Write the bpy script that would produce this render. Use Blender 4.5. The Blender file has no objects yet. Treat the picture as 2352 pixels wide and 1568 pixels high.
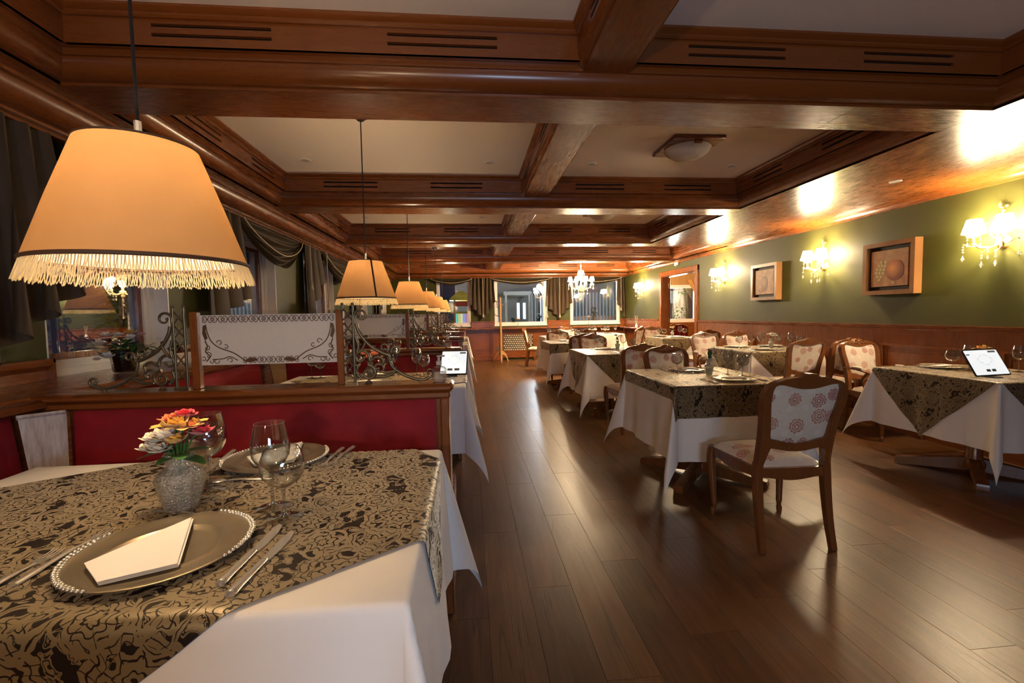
import bpy, math, random
from mathutils import Vector, Matrix
random.seed(11)
SC = bpy.context.scene
COL = SC.collection
PI = math.pi
rnd = random.uniform

# ---------------------------------------------------------------- camera
def cam_setup():
    yaw, pit, roll = math.radians(5.324), math.radians(3.449), math.radians(.9778)
    f = Vector((math.sin(yaw)*math.cos(pit), math.cos(yaw)*math.cos(pit), -math.sin(pit)))
    r = Vector((math.cos(yaw), -math.sin(yaw), 0))
    u = r.cross(f)
    c, s = math.cos(roll), math.sin(roll)
    r2, u2 = c*r - s*u, s*r + c*u
    cd = bpy.data.cameras.new('camera'); co = bpy.data.objects.new('camera', cd); COL.objects.link(co)
    cd.sensor_width = 36; cd.lens = 16.0; cd.clip_start = .02; cd.clip_end = 200
    m = Matrix((r2, u2, -f)).transposed().to_4x4(); m.translation = Vector((0, 0, 1.27))
    co.matrix_world = m
    SC.camera = co
cam_setup()

# ---------------------------------------------------------------- light and exposure
SC.view_settings.view_transform = 'Standard'
SC.view_settings.look = 'None'
SC.view_settings.gamma = 1
SC.view_settings.use_curve_mapping = False
SC.view_settings.exposure = 2.3
W = bpy.data.worlds.new('night_sky'); SC.world = W; W.use_nodes = True
bg = W.node_tree.nodes['Background']; bg.inputs[0].default_value = (.10, .14, .24, 1); bg.inputs[1].default_value = .03
SC.cycles.use_denoising = True
SC.cycles.max_bounces = 10; SC.cycles.transparent_max_bounces = 24
SC.cycles.diffuse_bounces = 5; SC.cycles.glossy_bounces = 4
SC.cycles.sample_clamp_indirect = 12
WARM = (1, .70, .41)
SCW = (1, .75, .46)
COOL = (.56, .72, 1)
def area(name, loc, rot, sx, sy, power, col):
    d = bpy.data.lights.new(name, 'AREA'); d.shape = 'RECTANGLE'; d.size = sx; d.size_y = sy; d.energy = power; d.color = col
    o = bpy.data.objects.new(name, d); COL.objects.link(o); o.location = loc; o.rotation_euler = rot
    return o
def point(name, loc, power, col, r=.03, parent=None):
    d = bpy.data.lights.new(name, 'POINT'); d.energy = power; d.color = col; d.shadow_soft_size = r
    o = bpy.data.objects.new(name, d); COL.objects.link(o); o.location = loc
    if parent: o.parent = parent
    return o
# unseen cool area light added behind the camera, inside the room
area('cool_fill_light', (.55, -1.7, 1.22), (math.radians(96), 0, 0), .8, .45, 6, COOL)
# bare point light for an unseen pendant of the booth behind the camera
point('pendant_light', (-.69, -1.0, 1.50), 10, WARM, .05)
# street lamp and facade lights outside the far windows
point('street_light', (2.70, 17.2, 2.29), 60, (.86, .92, 1), .12)
point('facade_light', (-.6, 17.5, 1.6), 60, (1, .8, .5), .2)
point('garden_light', (4.0, 15.6, 2.6), 90, (.9, .95, 1), .2)
point('yard_light', (-4.2, 4.2, 2.0), 3, (1, .8, .55), .2)
point('side_room_light', (5.3, 10.9, 2.1), 34, (1, .72, .42), .15)
point('tree_light', (6.2, 13.4, 1.7), 60, (1, .93, .8), .2)

# ---------------------------------------------------------------- node expressions
class X:
    def __init__(s, nt, k): s.nt, s.k = nt, k
    def _m(s, op, b=None, c=None):
        n = s.nt.nodes.new('ShaderNodeMath'); n.operation = op
        for i, q in enumerate((s, b, c)):
            if q is None: continue
            if isinstance(q, X): s.nt.links.new(q.k, n.inputs[i])
            else: n.inputs[i].default_value = q
        return X(s.nt, n.outputs[0])
    def __add__(s, o): return s._m('ADD', o)
    __radd__ = __add__
    def __sub__(s, o): return s._m('SUBTRACT', o)
    def __rsub__(s, o): return (s*-1.0) + o
    def __mul__(s, o): return s._m('MULTIPLY', o)
    __rmul__ = __mul__
    def __truediv__(s, o): return s._m('DIVIDE', o)
    def lt(s, o): return s._m('LESS_THAN', o)
    def gt(s, o): return s._m('GREATER_THAN', o)
    def sin(s): return s._m('SINE')
    def cos(s): return s._m('COSINE')
    def abs(s): return s._m('ABSOLUTE')
    def floor(s): return s._m('FLOOR')
    def fract(s): return s._m('FRACT')
    def sqrt(s): return s._m('SQRT')
    def pow(s, e): return s._m('POWER', e)
    def min(s, o): return s._m('MINIMUM', o)
    def max(s, o): return s._m('MAXIMUM', o)
    def atan2(s, o): return s._m('ARCTAN2', o)
    def clamp(s): return s._m('MINIMUM', 1.0)._m('MAXIMUM', 0.0)
    def ss(s, a, b): return ((s - a)/(b - a)).clamp()

class MT:
    """material with a principled shader and helpers for procedural inputs"""
    def __init__(s, name):
        s.m = bpy.data.materials.new(name); s.m.use_nodes = True
        s.nt = s.m.node_tree; s.p = s.nt.nodes['Principled BSDF']; s.out = s.nt.nodes['Material Output']
        s.tc = None
    def set(s, **k):
        for a, v in k.items():
            i = s.p.inputs[a.replace('_', ' ')]
            if isinstance(v, X): s.nt.links.new(v.k, i)
            elif hasattr(v, 'is_output'): s.nt.links.new(v, i)
            elif isinstance(v, (tuple, list)) and len(v) == 3: i.default_value = (*v, 1)
            else: i.default_value = v
        return s
    def coord(s, kind='Object'):
        if not s.tc: s.tc = s.nt.nodes.new('ShaderNodeTexCoord')
        return s.tc.outputs[kind]
    def xyz(s, kind='Object'):
        n = s.nt.nodes.new('ShaderNodeSeparateXYZ'); s.nt.links.new(s.coord(kind), n.inputs[0])
        return [X(s.nt, o) for o in n.outputs]
    def vec(s, x, y, z=0.0):
        n = s.nt.nodes.new('ShaderNodeCombineXYZ')
        for i, q in enumerate((x, y, z)):
            if isinstance(q, X): s.nt.links.new(q.k, n.inputs[i])
            else: n.inputs[i].default_value = q
        return n.outputs[0]
    def noise(s, v, scale=5, detail=3, rough=.55, dist=0.0):
        n = s.nt.nodes.new('ShaderNodeTexNoise'); n.inputs['Scale'].default_value = scale
        n.inputs['Detail'].default_value = detail; n.inputs['Roughness'].default_value = rough; n.inputs['Distortion'].default_value = dist
        s.nt.links.new(v, n.inputs['Vector']); return X(s.nt, n.outputs[0])
    def mix(s, f, a, b):
        n = s.nt.nodes.new('ShaderNodeMix'); n.data_type = 'RGBA'
        for i, q in ((0, f), (6, a), (7, b)):
            if isinstance(q, X): s.nt.links.new(q.k, n.inputs[i])
            elif hasattr(q, 'is_output'): s.nt.links.new(q, n.inputs[i])
            elif isinstance(q, tuple): n.inputs[i].default_value = (*q, 1)
            else: n.inputs[i].default_value = q
        return n.outputs[2]
    def bump(s, h, strength=.3, dist=.01):
        n = s.nt.nodes.new('ShaderNodeBump'); n.inputs['Strength'].default_value = strength; n.inputs['Distance'].default_value = dist
        s.nt.links.new(h.k, n.inputs['Height']); s.nt.links.new(n.outputs[0], s.p.inputs['Normal'])
    def rand(s):
        n = s.nt.nodes.new('ShaderNodeObjectInfo'); return X(s.nt, n.outputs['Random'])

def plain(name, c, rough=.5, metal=0, **k):
    m = MT(name); m.set(Base_Color=c, Roughness=rough, Metallic=metal, **k); return m.m
def speckle(name, c1, c2, scale=30, rough=.6, bump=.15, **k):
    m = MT(name); n = m.noise(m.coord(), scale, 4)
    m.set(Base_Color=m.mix(n, c1, c2), Roughness=rough, **k)
    if bump: m.bump(n, bump, .004)
    return m.m

def wood(name, axis, c1, c2, rough=.3, coat=.25, scale=1.0, boards=False):
    m = MT(name); x, y, z = m.xyz(); r = m.rand()
    k = [13*scale]*3; k['XYZ'.index(axis)] = .9*scale
    v = m.vec(x*k[0] + r*37.0, y*k[1] + r*11.0, z*k[2])
    n = m.noise(v, 1.0, 4, .5, .3)
    n2 = m.noise(m.vec(x*k[0]*5, y*k[1]*5, z*k[2]*5), 1.0, 2, .5)
    f = (n*1.3 - .15).clamp()*.8 + n2*.2
    m.set(Base_Color=m.mix(f, c1, c2), Roughness=n2*.05 + (rough - .02), Coat_Weight=coat, Coat_Roughness=.18)
    return m.m
OAK1, OAK2 = (.180, .048, .0085), (.245, .071, .0125)
WX = wood('varnished_wood_x', 'X', OAK1, OAK2, .27)
WY = wood('varnished_wood_y', 'Y', OAK1, OAK2, .27)
WZ = wood('varnished_wood_z', 'Z', OAK1, OAK2, .27)
CH = wood('chair_wood', 'Z', (.125, .042, .012), (.225, .082, .022), .26, .3, 1.4)
HONEY = wood('honey_frame_wood', 'Z', (.22, .10, .032), (.33, .165, .06), .35, .15)
PALE = wood('pale_wood', 'Z', (.34, .19, .07), (.52, .31, .13), .4, .1)

def floor_mat():
    m = MT('plank_floor'); x, y, z = m.xyz(); r = m.rand()
    a = m.noise(m.vec(x*7 + r*90.0, y*.9 + r*31.0, r*50.0), 1.0, 6, .62, 1.2)
    g = m.noise(m.vec(x*60 + r*70.0, y*2.2 + r*9.0, 0.0), 1.0, 4, .6, .3)
    cr = m.noise(m.vec(x*16 + r*40.0, y*.55 + r*17.0, r*5.0), 1.0, 2, .5, .8)
    crack = ((cr - .5).abs()*-70.0 + 1.0).clamp()*(a*2.6 - .9).clamp()
    f = (a*1.7 - .45).clamp()*.6 + (g*1.5 - .25).clamp()*.4
    f = (f + (r - .5)*.34).clamp()
    c = m.mix(f, (.062, .025, .008), (.225, .106, .038))
    c = m.mix(crack*.92, c, (.012, .006, .003))
    m.set(Base_Color=c, Roughness=g*.14 + .27, Specular_IOR_Level=.5)
    m.bump(g*.6 - crack*.8, .14, .003)
    return m.m
FLOOR = floor_mat()

def wallpaper():
    m = MT('green_wallpaper'); x, y, z = m.xyz()
    n = m.noise(m.coord(), 260, 2, .6); n2 = m.noise(m.coord(), 1.3, 3, .5)
    m.set(Base_Color=m.mix(n*.7 + n2*.3, (.044, .047, .0075), (.074, .078, .0150)), Roughness=.55, Specular_IOR_Level=.35)
    m.bump(n, .22, .002); return m.m
GREEN = wallpaper()
PLASTER = speckle('ceiling_plaster', (.82, .74, .65), (.88, .80, .71), 90, .55, .04)
WHITE = speckle('white_paint', (.74, .74, .72), (.80, .80, .79), 40, .35, .03)

def velvet():
    m = MT('red_velvet'); n = m.noise(m.coord(), 5.0, 3, .6); n2 = m.noise(m.coord(), 220, 2)
    m.set(Base_Color=m.mix(n*1.3 - .15, (.16, .002, .008), (.34, .005, .016)), Roughness=.8, Sheen_Weight=.7, Sheen_Roughness=.4)
    m.p.inputs['Sheen Tint'].default_value = (.8, .05, .08, 1)
    m.bump(n2, .2, .002); return m.m
VELVET = velvet()
def linen(name, c, b=.08):
    m = MT(name); x, y, z = m.xyz('UV')
    w = ((x*5200).sin() + (y*5200).sin())*.25 + .5
    n = m.noise(m.coord('UV'), 9, 3)
    m.set(Base_Color=m.mix(n, tuple(q*.93 for q in c), c), Roughness=.75, Sheen_Weight=.15)
    m.bump(w, b, .001); return m.m
CLOTH = linen('white_linen', (.80, .77, .72))
NAPKIN = linen('napkin_linen', (.84, .81, .77))

def damask():
    m = MT('black_gold_damask'); u0, v0, _ = m.xyz('UV')
    wx = m.noise(m.coord('UV'), 22, 2, .5) - .5
    wy = m.noise(m.vec(u0 + 7.3, v0 + 3.1), 22, 2, .5) - .5
    u = u0*6.2 + wx*.16; v = v0*4.3 + wy*.16
    def cell(du, dv):
        col = (u + du).floor(); a = (u + du).fract() - .5
        b = (v + dv + col*.5).fract() - .5
        return a, b*1.4
    a, b = cell(0.0, 0.0)
    r = (a*a + b*b).sqrt(); t = b.atan2(a)
    ros = r.lt((t*9.0).cos()*.035 + .275)
    ln1 = ((r - ((t*9.0).cos()*.028 + .205)).abs()).lt(.010)
    ln2 = ((r - ((t*6.0).cos()*.020 + .105)).abs()).lt(.010)
    ray = (((t*4.5).sin().abs()).lt(.10))*r.gt(.205)
    core = r.lt(.028)
    flower = ros*(1.0 - ln1)*(1.0 - ln2)*(1.0 - ray)*(1.0 - core)
    wr = (r - .405 - (t*11.0).cos()*.022).abs()
    vein = ((t*11.0 + r*14.0).sin().abs()).lt(.13)
    wreath = wr.lt(.075)*(1.0 - vein)*(1.0 - wr.lt(.008))
    a2, b2 = cell(.5, .25)
    r2 = (a2*a2 + b2*b2).sqrt(); t2 = b2.atan2(a2)
    e2 = (t2*5.0 + 1.0).cos()*.05 + .17
    leaf = r2.lt(e2)*(1.0 - (r2 - e2*.62).abs().lt(.010))*(1.0 - ((t2*2.5).sin().abs()).lt(.07))
    sc = (r2 - .27 - (t2*3.0 + 2.0).sin()*.05).abs()
    scroll = sc.lt(.042)*(1.0 - sc.lt(.006))
    a3, b3 = cell(0.0, .5)
    r3 = (a3*a3 + b3*b3).sqrt(); t3 = b3.atan2(a3)
    e3 = (t3*7.0 + 1.57).cos()*.035 + .235
    palm = r3.lt(e3)*(1.0 - (r3 - e3*.66).abs().lt(.010))*(1.0 - ((t3*3.5).sin().abs()).lt(.08))*(1.0 - (r3 - e3*.3).abs().lt(.010))
    ln4 = ((r3 - .30 - (t3*5.0).sin()*.03).abs()).lt(.022)
    body = flower.max(wreath).max(leaf).max(scroll).max(palm).max(ln4).clamp()
    f1 = m.noise(m.vec(u0, v0, 5.0), 30, 2, .5, 1.0)
    free = (1.0 - ros)*(1.0 - wr.lt(.085))*(1.0 - r2.lt(e2*1.08))*(1.0 - sc.lt(.052))*(1.0 - r3.lt(e3*1.06))
    fill = free*f1.gt(.505)*(1.0 - (f1 - .56).abs().lt(.012))
    mask = body.max(fill).clamp()
    tw = ((u0*2600 + v0*1400).sin()*.5 + .5)
    gold = m.mix(tw, (.135, .098, .050), (.185, .138, .074))
    m.set(Base_Color=m.mix(mask, (.014, .010, .009), gold), Roughness=mask*-.10 + .50, Sheen_Weight=mask*1.0 + .04, Sheen_Roughness=.34, Specular_IOR_Level=mask*.75 + .2)
    m.p.inputs['Sheen Tint'].default_value = (1, .82, .55, 1); m.p.inputs['Specular Tint'].default_value = (1, .85, .6, 1)
    m.bump(mask + tw*.2, .12, .0015); return m.m
DAMASK = damask()

def brocade(name, plane):
    m = MT(name); q = m.xyz(); a = q['xyz'.index(plane[0])]; b = q['xyz'.index(plane[1])]; rn = m.rand()
    def layer(sc, off, pres, R):
        vn = m.nt.nodes.new('ShaderNodeTexVoronoi'); vn.voronoi_dimensions = '2D'; vn.inputs['Scale'].default_value = 1; vn.inputs['Randomness'].default_value = .72
        U = a*sc + off + rn*3.0; V = b*sc + off*1.7
        U0, V0 = U, V; wv = m.noise(m.vec(U*1.0, V*1.0, off), 3.2, 2, .5) - .5; wv2 = m.noise(m.vec(U + 9.1, V + 4.0, off), 3.2, 2, .5) - .5
        m.nt.links.new(m.vec(U, V), vn.inputs['Vector'])
        sp = m.nt.nodes.new('ShaderNodeSeparateXYZ'); m.nt.links.new(vn.outputs['Position'], sp.inputs[0])
        dx = U - X(m.nt, sp.outputs[0]) + wv*.16; dy = V - X(m.nt, sp.outputs[1]) + wv2*.16
        sc_ = m.nt.nodes.new('ShaderNodeSeparateColor'); m.nt.links.new(vn.outputs['Color'], sc_.inputs[0])
        c1, c2, c3 = [X(m.nt, sc_.outputs[i]) for i in range(3)]
        r = (dx*dx + dy*dy).sqrt(); t = dy.atan2(dx) + c1*6.0
        Rr = (t*5.0).cos().abs()*.07 + (c1*.4 + .72)*R - .03
        l1 = (r - Rr).abs().lt(.026); l2 = (r - Rr*.64).abs().lt(.024); l3 = (r - Rr*.30).abs().lt(.030)
        petal = ((t*2.5 + 1.57).sin().abs().lt(.10))*r.lt(Rr)*r.gt(Rr*.45)
        return l1.max(l2).max(l3).max(petal).clamp()*c2.gt(pres), c3
    fl, c3 = layer(9.2, 0.0, .16, .29)
    lf, _ = layer(13.0, 4.4, .55, .20)
    n = m.noise(m.coord(), 420, 2); n2 = m.noise(m.coord(), 34, 2, .5, 1.5)
    vine = ((n2 - .5).abs()).lt(.012)
    base = m.mix(n, (.60, .54, .45), (.72, .66, .57))
    base = m.mix(vine*.45, base, (.47, .38, .24))
    base = m.mix(lf*.35, base, (.85, .82, .78))
    red = m.mix(c3, (.30, .022, .035), (.42, .11, .055))
    m.set(Base_Color=m.mix(fl*.92, base, red), Roughness=.6, Sheen_Weight=.2, Specular_IOR_Level=.5)
    m.bump(fl*.6 + lf*.8 + n*.3, .18, .0015); return m.m
BROC_B = brocade('floral_brocade_back', 'xz')
BROC_S = brocade('floral_brocade_seat', 'xy')

def drapery(name, c1, c2):
    m = MT(name); n = m.noise(m.coord(), 3.0, 4, .6); n2 = m.noise(m.coord(), 150, 2)
    m.set(Base_Color=m.mix(n, c1, c2), Roughness=.7, Sheen_Weight=.03, Sheen_Roughness=.5)
    m.p.inputs['Sheen Tint'].default_value = (.8, .62, .36, 1)
    m.bump(n2, .12, .002); return m.m
DRAPE = drapery('olive_velvet_drape', (.026, .015, .006), (.066, .039, .015))
OCHRE = drapery('ochre_curtain', (.42, .21, .06), (.58, .31, .10))
CORD = speckle('cream_cord', (.42, .33, .20), (.62, .52, .36), 120, .6)

def glassy(name, tint, w, rough=.02, fac=1.0):
    m = MT(name); nt = m.nt
    tr = nt.nodes.new('ShaderNodeBsdfTransparent'); tr.inputs[0].default_value = (*tint, 1)
    gl = nt.nodes.new('ShaderNodeBsdfGlossy'); gl.inputs['Roughness'].default_value = rough
    fr = nt.nodes.new('ShaderNodeLayerWeight'); fr.inputs[0].default_value = .5
    k = (X(nt, fr.outputs[1]).pow(2.6)*.85 + (w-1)*.085)*fac
    mx = nt.nodes.new('ShaderNodeMixShader'); nt.links.new(k.clamp().k, mx.inputs[0])
    nt.links.new(tr.outputs[0], mx.inputs[1]); nt.links.new(gl.outputs[0], mx.inputs[2])
    nt.links.new(mx.outputs[0], m.out.inputs[0]); nt.nodes.remove(m.p)
    return m.m
GLASS = glassy('clear_glass', (.93, .94, .94), 1.5, .02, 1.6)
STEM = glassy('stem_glass', (.80, .81, .81), 1.6, .03, 1.8)
PANE = glassy('window_glass', (.82, .86, .88), 1.5, .005, 2.2)
SCREEN = glassy('screen_glass', (.96, .97, .97), 1.35, .01, 1.0)
CRYSTAL = None
def cutglass(nm='cut_glass', df_=.11):
    m = MT(nm); nt = m.nt
    n = m.noise(m.coord(), 170, 1, .4)
    bp = nt.nodes.new('ShaderNodeBump'); bp.inputs['Strength'].default_value = .9; bp.inputs['Distance'].default_value = .01; nt.links.new(n.k, bp.inputs['Height'])
    tr = nt.nodes.new('ShaderNodeBsdfTransparent'); tr.inputs[0].default_value = (.90, .90, .86, 1)
    gl = nt.nodes.new('ShaderNodeBsdfGlossy'); gl.inputs['Roughness'].default_value = .06; nt.links.new(bp.outputs[0], gl.inputs['Normal'])
    mx = nt.nodes.new('ShaderNodeMixShader'); fr = nt.nodes.new('ShaderNodeLayerWeight'); fr.inputs[0].default_value = .5; nt.links.new(bp.outputs[0], fr.inputs['Normal'])
    nt.links.new((X(nt, fr.outputs[1]).pow(1.6)*.6 + .20).clamp().k, mx.inputs[0]); nt.links.new(tr.outputs[0], mx.inputs[1]); nt.links.new(gl.outputs[0], mx.inputs[2])
    df = nt.nodes.new('ShaderNodeBsdfDiffuse'); df.inputs[0].default_value = (.85, .83, .76, 1); m2 = nt.nodes.new('ShaderNodeMixShader'); m2.inputs[0].default_value = df_
    nt.links.new(mx.outputs[0], m2.inputs[1]); nt.links.new(df.outputs[0], m2.inputs[2]); nt.links.new(m2.outputs[0], m.out.inputs[0]); nt.nodes.remove(m.p); return m.m
CUT = cutglass(); CRYSTAL = cutglass('crystal', .05)
def sheer(name, c, trans, clear, rough=.6, tex=None):
    m = MT(name); nt = m.nt
    d = nt.nodes.new('ShaderNodeBsdfDiffuse'); t = nt.nodes.new('ShaderNodeBsdfTranslucent'); tp = nt.nodes.new('ShaderNodeBsdfTransparent')
    n = m.noise(m.coord(), tex or 60, 3)
    cc = m.mix(n, tuple(q*.92 for q in c), c)
    for q in (d, t): nt.links.new(cc, q.inputs[0])
    a = nt.nodes.new('ShaderNodeMixShader'); a.inputs[0].default_value = trans; nt.links.new(d.outputs[0], a.inputs[1]); nt.links.new(t.outputs[0], a.inputs[2])
    b = nt.nodes.new('ShaderNodeMixShader'); b.inputs[0].default_value = clear; nt.links.new(a.outputs[0], b.inputs[1]); nt.links.new(tp.outputs[0], b.inputs[2])
    nt.links.new(b.outputs[0], m.out.inputs[0]); nt.nodes.remove(m.p); return m.m
FROST = sheer('frosted_film', (.86, .84, .82), .45, .12)
def shade_cloth():
    m = MT('tan_lampshade'); nt = m.nt; d = nt.nodes.new('ShaderNodeBsdfDiffuse'); t = nt.nodes.new('ShaderNodeBsdfTranslucent'); g = nt.nodes.new('ShaderNodeNewGeometry')
    n = m.noise(m.coord(), 7, 3); tan = m.mix(n, (.56, .29, .105), (.68, .37, .15))
    nt.links.new(m.mix(X(nt, g.outputs['Backfacing']), tan, (.86, .80, .68)), d.inputs[0]); nt.links.new(tan, t.inputs[0])   # tan cloth with a white lining
    a = nt.nodes.new('ShaderNodeMixShader'); a.inputs[0].default_value = .10; nt.links.new(d.outputs[0], a.inputs[1]); nt.links.new(t.outputs[0], a.inputs[2])
    nt.links.new(a.outputs[0], m.out.inputs[0]); nt.nodes.remove(m.p); return m.m
SHADE = shade_cloth()
FRINGE = sheer('cream_fringe', (.90, .82, .62), .6, 0)
SHEER = sheer('sheer_curtain', (.75, .70, .62), .5, .35)
def glow(name, c, s):
    m = MT(name); m.set(Base_Color=c, Roughness=.5, Emission_Color=c, Emission_Strength=s); return m.m
def lit_shade():
    m = MT('lit_white_shade'); nt = m.nt; t = nt.nodes.new('ShaderNodeBsdfTranslucent'); d = nt.nodes.new('ShaderNodeBsdfDiffuse'); e = nt.nodes.new('ShaderNodeEmission')
    t.inputs[0].default_value = (.97, .96, .94, 1); d.inputs[0].default_value = (.90, .88, .85, 1); e.inputs[0].default_value = (1, .78, .50, 1); e.inputs[1].default_value = 9
    a = nt.nodes.new('ShaderNodeMixShader'); a.inputs[0].default_value = .88; b = nt.nodes.new('ShaderNodeAddShader')
    nt.links.new(d.outputs[0], a.inputs[1]); nt.links.new(t.outputs[0], a.inputs[2]); nt.links.new(a.outputs[0], b.inputs[0]); nt.links.new(e.outputs[0], b.inputs[1]); nt.links.new(b.outputs[0], m.out.inputs[0]); nt.nodes.remove(m.p); return m.m
LIT = lit_shade()
BULB = glow('lit_bulb', (1, .80, .5), 6.0)
BRASS = speckle('aged_brass', (.10, .082, .048), (.22, .185, .115), 26, .33, .1, Metallic=.65)
GOLD = speckle('gilded_iron', (.50, .30, .10), (.72, .48, .20), 40, .4, .1, Metallic=.35)
PEWTER = speckle('pewter_gold', (.27, .22, .15), (.40, .33, .23), 14, .30, .02, Metallic=.75)
SILVER = speckle('silver', (.66, .63, .58), (.80, .77, .72), 30, .26, 0, Metallic=.8)
BLACK = plain('black_plastic', (.012, .012, .014), .35)
DARK = plain('dark_recess', (.006, .004, .003), .9)
BROWN = plain('dark_brown_braid', (.075, .035, .015), .7)
ETCH = plain('etched_motif_brown', (.10, .050, .022), .35)
# ---------------------------------------------------------------- mesh building
class MB:
    def __init__(s): s.v = []; s.f = []; s.uv = None
    def add(s, v, f):
        o = len(s.v); s.v += [tuple(q) for q in v]; s.f += [tuple(i + o for i in q) for q in f]; return s
    def box(s, x0, y0, z0, x1, y1, z1):
        x0, x1 = sorted((x0, x1)); y0, y1 = sorted((y0, y1)); z0, z1 = sorted((z0, z1))
        return s.add([(x0,y0,z0),(x1,y0,z0),(x1,y1,z0),(x0,y1,z0),(x0,y0,z1),(x1,y0,z1),(x1,y1,z1),(x0,y1,z1)],
            [(0,3,2,1),(4,5,6,7),(0,1,5,4),(1,2,6,5),(2,3,7,6),(3,0,4,7)])
    def cbox(s, x0, y0, z0, x1, y1, z1, b=.004):
        x0, x1 = sorted((x0, x1)); y0, y1 = sorted((y0, y1)); z0, z1 = sorted((z0, z1))
        b = min(b, (x1-x0)*.45, (y1-y0)*.45, (z1-z0)*.45)
        P = []; idx = {}
        for i in (0, 1):
            for j in (0, 1):
                for k in (0, 1):
                    c = ((x0, x1)[i], (y0, y1)[j], (z0, z1)[k]); d = (b*(1-2*i), b*(1-2*j), b*(1-2*k))
                    for a in range(3):
                        q = [c[m] + (d[m] if m != a else 0) for m in range(3)]
                        idx[(i, j, k, a)] = len(P); P.append(tuple(q))
        F = []
        def face(keys, n):
            q = [idx[k] for k in keys]; a, bb, c = (Vector(P[q[t]]) for t in range(3))
            if (bb-a).cross(c-a).dot(Vector(n)) < 0: q.reverse()
            F.append(tuple(q))
        for a in range(3):
            o = [t for t in range(3) if t != a]
            for sgn in (0, 1):
                ks = []
                for p, q in ((0,0),(1,0),(1,1),(0,1)):
                    k = [0,0,0]; k[a] = sgn; k[o[0]] = p; k[o[1]] = q; ks.append((*k, a))
                n = [0,0,0]; n[a] = 2*sgn-1; face(ks, n)
        for a in range(3):
            o = [t for t in range(3) if t != a]
            for p in (0, 1):
                for q in (0, 1):
                    k0 = [0,0,0]; k0[o[0]] = p; k0[o[1]] = q; k1 = list(k0); k1[a] = 1
                    n = [0,0,0]; n[o[0]] = 2*p-1; n[o[1]] = 2*q-1
                    face([(*k0, o[0]), (*k1, o[0]), (*k1, o[1]), (*k0, o[1])], n)
        for i in (0, 1):
            for j in (0, 1):
                for k in (0, 1): face([(i,j,k,0),(i,j,k,1),(i,j,k,2)], (2*i-1, 2*j-1, 2*k-1))
        return s.add(P, F)
    def tube(s, pts, r, n=8, closed=False, cap=True, flat=1.0, upv=None):
        pts = [Vector(p) for p in pts]; m = len(pts)
        rr = r if isinstance(r, (list, tuple)) else [r]*m
        N = None; rings = []
        for i in range(m):
            if closed: t = pts[(i+1) % m] - pts[i-1]
            else: t = pts[min(i+1, m-1)] - pts[max(i-1, 0)]
            if t.length < 1e-9: t = Vector((0, 0, 1))
            t.normalize()
            if upv is not None:
                N = Vector(upv) - t*t.dot(Vector(upv))
            elif N is None:
                a = Vector((0, 0, 1)) if abs(t.z) < .9 else Vector((1, 0, 0)); N = a - t*a.dot(t)
            else: N = N - t*t.dot(N)
            if N.length < 1e-6: N = t.orthogonal()
            N.normalize(); B = t.cross(N)
            rings.append([pts[i] + (N*math.cos(2*PI*k/n)*flat + B*math.sin(2*PI*k/n))*rr[i] for k in range(n)])
        v = [p for q in rings for p in q]; f = []
        for i in range(m if closed else m-1):
            a, b = i*n, ((i+1) % m)*n
            for k in range(n): f.append((a+k, a+(k+1) % n, b+(k+1) % n, b+k))
        if cap and not closed: f += [tuple(range(n-1, -1, -1)), tuple(range((m-1)*n, m*n))]
        return s.add(v, f)
    def lathe(s, prof, n=24, c=(0, 0, 0), sx=1, sy=1, lob=None):
        v = []; f = []; m = len(prof)
        for r, z in prof:
            for k in range(n):
                a = 2*PI*k/n; q = r*(1 + (lob[1]*math.cos(lob[0]*a) if lob else 0))
                v.append((c[0]+q*math.cos(a)*sx, c[1]+q*math.sin(a)*sy, c[2]+z))
        for i in range(m-1):
            for k in range(n): f.append((i*n+k, i*n+(k+1) % n, (i+1)*n+(k+1) % n, (i+1)*n+k))
        if prof[0][0] > 1e-6: pass
        return s.add(v, f)
    def disc(s, c, r, n=24, up=True):
        v = [(c[0]+r*math.cos(2*PI*k/n), c[1]+r*math.sin(2*PI*k/n), c[2]) for k in range(n)]
        return s.add(v, [tuple(range(n)) if up else tuple(range(n-1, -1, -1))])
    def prism(s, poly, fn, d0, d1):
        """polygon (a,b) extruded from depth d0 to d1; fn(a,b,d)->xyz"""
        n = len(poly)
        v = [fn(a, b, d0) for a, b in poly] + [fn(a, b, d1) for a, b in poly]
        f = [tuple(range(n-1, -1, -1)), tuple(range(n, 2*n))] + [(i, (i+1) % n, n+(i+1) % n, n+i) for i in range(n)]
        return s.add(v, f)
    def ring(s, outer, inner, fn, d0, d1):
        n = len(outer)
        v = [fn(a, b, d) for d in (d0, d1) for L in (outer, inner) for a, b in L]; f = []
        for i in range(n):
            j = (i+1) % n
            f += [(i, n+i, n+j, j), (2*n+i, 2*n+j, 3*n+j, 3*n+i), (i, j, 2*n+j, 2*n+i), (n+i, 3*n+i, 3*n+j, n+j)]
        return s.add(v, f)
    def grid(s, P, closed_u=False):
        """P[i][j] -> xyz"""
        m, n = len(P), len(P[0]); v = [q for r in P for q in r]; f = []
        for i in range(m if closed_u else m-1):
            for j in range(n-1):
                a = i*n+j; b = ((i+1) % m)*n+j
                f.append((a, b, b+1, a+1))
        return s.add(v, f)
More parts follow.
